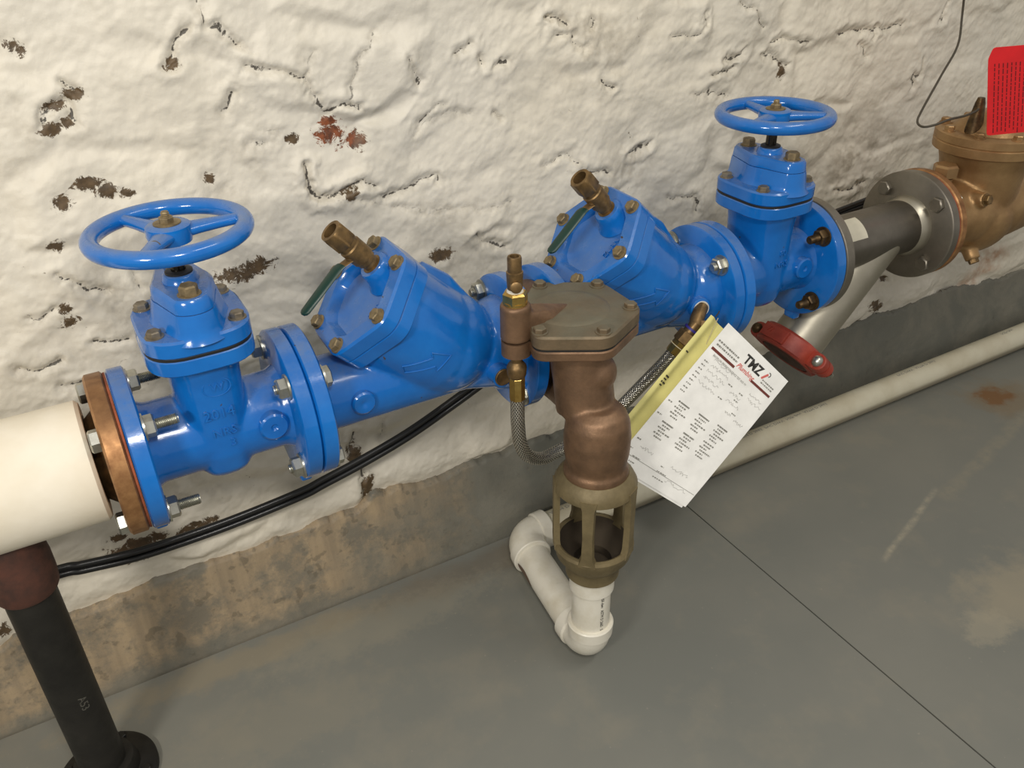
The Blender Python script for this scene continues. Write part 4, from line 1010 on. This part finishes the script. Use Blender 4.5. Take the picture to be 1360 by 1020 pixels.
# ---------------------------------------------------------------- red grooved coupling
T = thing('grooved_coupling', 'red two-piece grooved coupling clamped on the end of the steel branch', 'coupling', tuple(BC))
side = Vector((0, -1, 0)); upv = BDV.cross(side).normalized()
if upv.z < 0: upv = -upv
def half(sign):
    bm = bmesh.new(); L = []
    for i in range(25):
        th = PI*i/24; e = side*math.cos(th)+upv*(sign*math.sin(th))
        w = .0215
        r0 = .0560; r1 = .0735 if 3 < i < 21 else .070
        c = BC
        L.append([c+e*r0-BDV*w, c+e*(r1-.004)-BDV*w, c+e*r1-BDV*(w-.005), c+e*r1+BDV*(w-.005), c+e*(r1-.004)+BDV*w, c+e*r0+BDV*w])
    loft(bm, L)
    for s in (-1, 1):                                # bolt pads
        c = BC+side*(s*.083)+upv*(sign*.0105)
        L = []
        for h, k in ((-.0085, 1), (.0085, 1.0), (.0105, .9)):
            L.append([c+upv*(sign*h)+side*(s*.021*k*math.cos(q*PI/8))+BDV*(.0185*k*math.sin(q*PI/8)) for q in range(16)])
        loft(bm, L)
        box(bm, BC+side*(s*.070)+upv*(sign*.012), (.030, .022, .036), rot=Matrix((side, upv, BDV)).transposed(), bev=.003)
    return bm
for sg in (1, -1):
    obj('housing', half(sg), MAT['red'], T)
for s in (-1, 1):
    c = BC+side*(s*.086)
    bm = bmesh.new(); sphere(bm, c+upv*.0215, .0125, n=20); obj('bolt_head', bm, MAT['zinc'] if s > 0 else MAT['brownbolt'], T)
    bm = bmesh.new(); lathe(bm, c-upv*.05, upv, [(0, .0062), (.08, .0062)], 16); obj('bolt_shank', bm, MAT['zinc'], T)
    bm = bmesh.new(); hexbolt(bm, c-upv*.0210, -upv, .0125, .012, False, .010, .006); obj('nut', bm, MAT['brownbolt'], T)
bm = bmesh.new(); lathe(bm, BC, BDV, [(.014, .0545), (.0205, .0535), (.022, .048), (.022, .03)], 48); obj('end_cap', bm, MAT['saddle'], T)
bm = bmesh.new(); box(bm, BC+upv*.0715-side*.004, (.062, .010, .030), rot=Matrix((side, upv, BDV)).transposed(), bev=.002); obj('name_pad', bm, MAT['red'], T)
text('77', .016, .0012, axes(BC+upv*.0768+side*(-.015)-BDV*.002, side, -BDV), 'raised_mark', MAT['red'], T)

# ---------------------------------------------------------------- bronze meter body
T = thing('bronze_meter_body', 'golden bronze meter casting with bolted round cover at the right edge', 'meter', (1.80, 0, -.09))
bm = bmesh.new(); xflange(bm, 1.6015, 1.6055, FR-.002, .0006); obj('gasket', bm, MAT['rust'], T)
bm = bmesh.new(); xflange(bm, 1.6058, 1.6250, FR, .003); obj('flange', bm, MAT['copper'], T)
bm = bmesh.new()
lathe(bm, (0, 0, 0), (1, 0, 0), [(1.615, .072), (1.64, .066), (1.68, .070), (1.74, .082), (1.86, .088), (1.95, .080), (2.3, .066)], 48)
tube(bm, [(1.80, 0, -.03), (1.80, 0, .06), (1.80, 0, .10), (1.80, 0, .135)], [.080, .084, .088, .098], 40)
sphere(bm, (1.80, 0, -.015), .090, 1.1, 1, 1, 32)
tube(bm, [(1.655, -.012, .05), (1.655, -.012, .082)], [.024, .022], 20)
tube(bm, [(1.72, -.052, .045), (1.72, -.078, .052)], [.018, .016], 16)
tube(bm, [(1.76, -.040, -.07), (1.76, -.062, -.098)], [.018, .016], 16)
cast('casting', bm, MAT['meter'], T, .0035, 6)
bm = bmesh.new(); lathe(bm, (1.80, 0, 0), Z3, [(.130, .104), (.133, .110), (.150, .111), (.1525, .109)], 72); obj('lower_rim', bm, MAT['meter'], T)
bm = bmesh.new(); lathe(bm, (1.80, 0, 0), Z3, [(.1525, .109), (.1545, .111), (.170, .111), (.173, .107), (.1735, .082), (.190, .066), (.206, .045), (.210, .02)], 72); obj('cover', bm, MAT['meter'], T)
for k in range(8):
    a = k*PI/4+.35; bm = bmesh.new(); hexbolt(bm, (1.80+.095*math.cos(a), .095*math.sin(a), .1725), Z3, .0105, .009, True, ph=k); obj('cover_bolt', bm, MAT['meter'], T)
bm = bmesh.new(); lathe(bm, (1.655, -.012, 0), Z3, [(.080, .0185), (.094, .0185), (.095, .015), (.098, .0175), (.100, .0175)], 28)
hexbolt(bm, (1.655, -.012, .099), Z3, .026, .024, False, ph=.25); obj('hex_plug', bm, MAT['meter'], T)
for c, d in (((1.72, -.077, .052), (0, -1, .25)), ((1.76, -.061, -.097), (0, -.6, -.75)), ((1.665, -.050, -.075), (-.1, -.8, -.6))):
    bm = bmesh.new(); hexbolt(bm, c, d, .011, .009, True); obj('drain_plug', bm, MAT['cockbrass'], T)
for k in range(4):
    y, z = bpos(k, .092); bm = bmesh.new(); hexbolt(bm, (1.6250, y, z), (1, 0, 0), .015, .011, False, .010, .0075, ph=k); obj('nut', bm, MAT['zinc'], T)
# post and lug that carry the tag
bm = bmesh.new(); lathe(bm, (1.735, .0, 0), Z3, [(.172, .018), (.200, .015), (.235, .010), (.246, .007)], 20); obj('seal_post', bm, MAT['brownbolt'], T)

wp = catmull([(1.806, .150, .47), (1.826, .150, .38), (1.806, .130, .323), (1.730, .100, .274), (1.664, .080, .216), (1.617, .052, .203), (1.600, .025, .2005), (1.615, .010, .205), (1.647, .0, .214), (1.69, -.004, .2165), (1.725, -.005, .224), (1.735, -.005, .240)], 8)
bm = bmesh.new(); tube(bm, wp, .0024, 8)
tag(obj('seal_wire', bm, MAT['wire'], origin=wp[0]), 'thin dark wire bent down the wall to the bronze meter', 'wire')
# red tag
T = thing('red_tag', 'red plastic tag with dark print hanging over the bronze meter', 'tag', (1.62, -.09, .37))
A = Vector((1.573, -.09, .372)); Bq = A + Vector((.93, -.37, .03)); Cc = Vector((1.640, -.09, .202))
tx = (Bq-A).normalized(); ty = (A-Cc); th_ = ty.length; ty = (ty).normalized()
tz = tx.cross(ty); tz = tz if tz.y < 0 else -tz
bm = bmesh.new()
out = [(.010, 0), (.112, 0), (.122, -.012), (.122, -th_), (.0, -th_), (.0, -.022)]
out = [(a, b) for a, b in out]
pl = rpoly(out[::-1], .006, 3)
def tg(p, w): return A + tx*p[0] + ty*p[1] + tz*w
n_ = len(pl)
loft(bm, [[tg(p, 0) for p in pl], [tg(p, .0009) for p in pl]])
obj('tag_sheet', bm, MAT['redtag'], T, 20)
bm = bmesh.new(); rr = random.Random(3)
for i in range(13):
    x_ = .012+.0085*i; y_ = -.032
    while y_ > -th_+.012:
        l_ = rr.uniform(.004, .012); w_ = .0022
        bm.faces.new([bm.verts.new(tg(p, .0011)) for p in ((x_, y_), (x_+w_, y_), (x_+w_, y_-l_), (x_, y_-l_))]); y_ -= l_+rr.uniform(.0015, .003)
obj('tag_print', bm, MAT['tagink'], T, 0)
bm = bmesh.new(); tube(bm, catmull([(1.690, -.02, .55), (1.682, -.075, .45), (1.664, -.110, .39), tuple(tg((.085, -.012), .0012))], 6), .0018, 8)
lathe(bm, tg((.085, -.014), .0008), tz, [(0, .009), (.0006, .009)], 20)
obj('tag_string', bm, MAT['wire'], T)

# ---------------------------------------------------------------- twin black cables behind the valves
cpts = [(-.80, .195, -.300), (-.45, .192, -.302), (-.175, .19, -.306), (-.12, .19, -.314), (-.039, .19, -.325), (.049, .19, -.327), (.143, .19, -.324), (.257, .19, -.314), (.302, .188, -.303), (.376, .18, -.280), (.468, .17, -.246), (.557, .15, -.194), (.64, .13, -.14), (.76, .13, -.085), (1.0, .15, -.06), (1.5, .17, -.03), (2.4, .18, .05)]
for k, (dy, dz, lab) in enumerate(((0, .0062, 'upper of two thin black cables sagging behind the blue valves'), (-.002, -.0062, 'lower of two thin black cables sagging behind the blue valves'))):
    P = catmull([(x, y+dy, z+dz*(1 if x > -.1 else .95)) for x, y, z in cpts], 8)
    bm = bmesh.new(); tube(bm, P, .0062, 14)
    tag(obj('cable', bm, MAT['cable'], origin=P[0]), lab, 'cable', 'cables behind the valves')
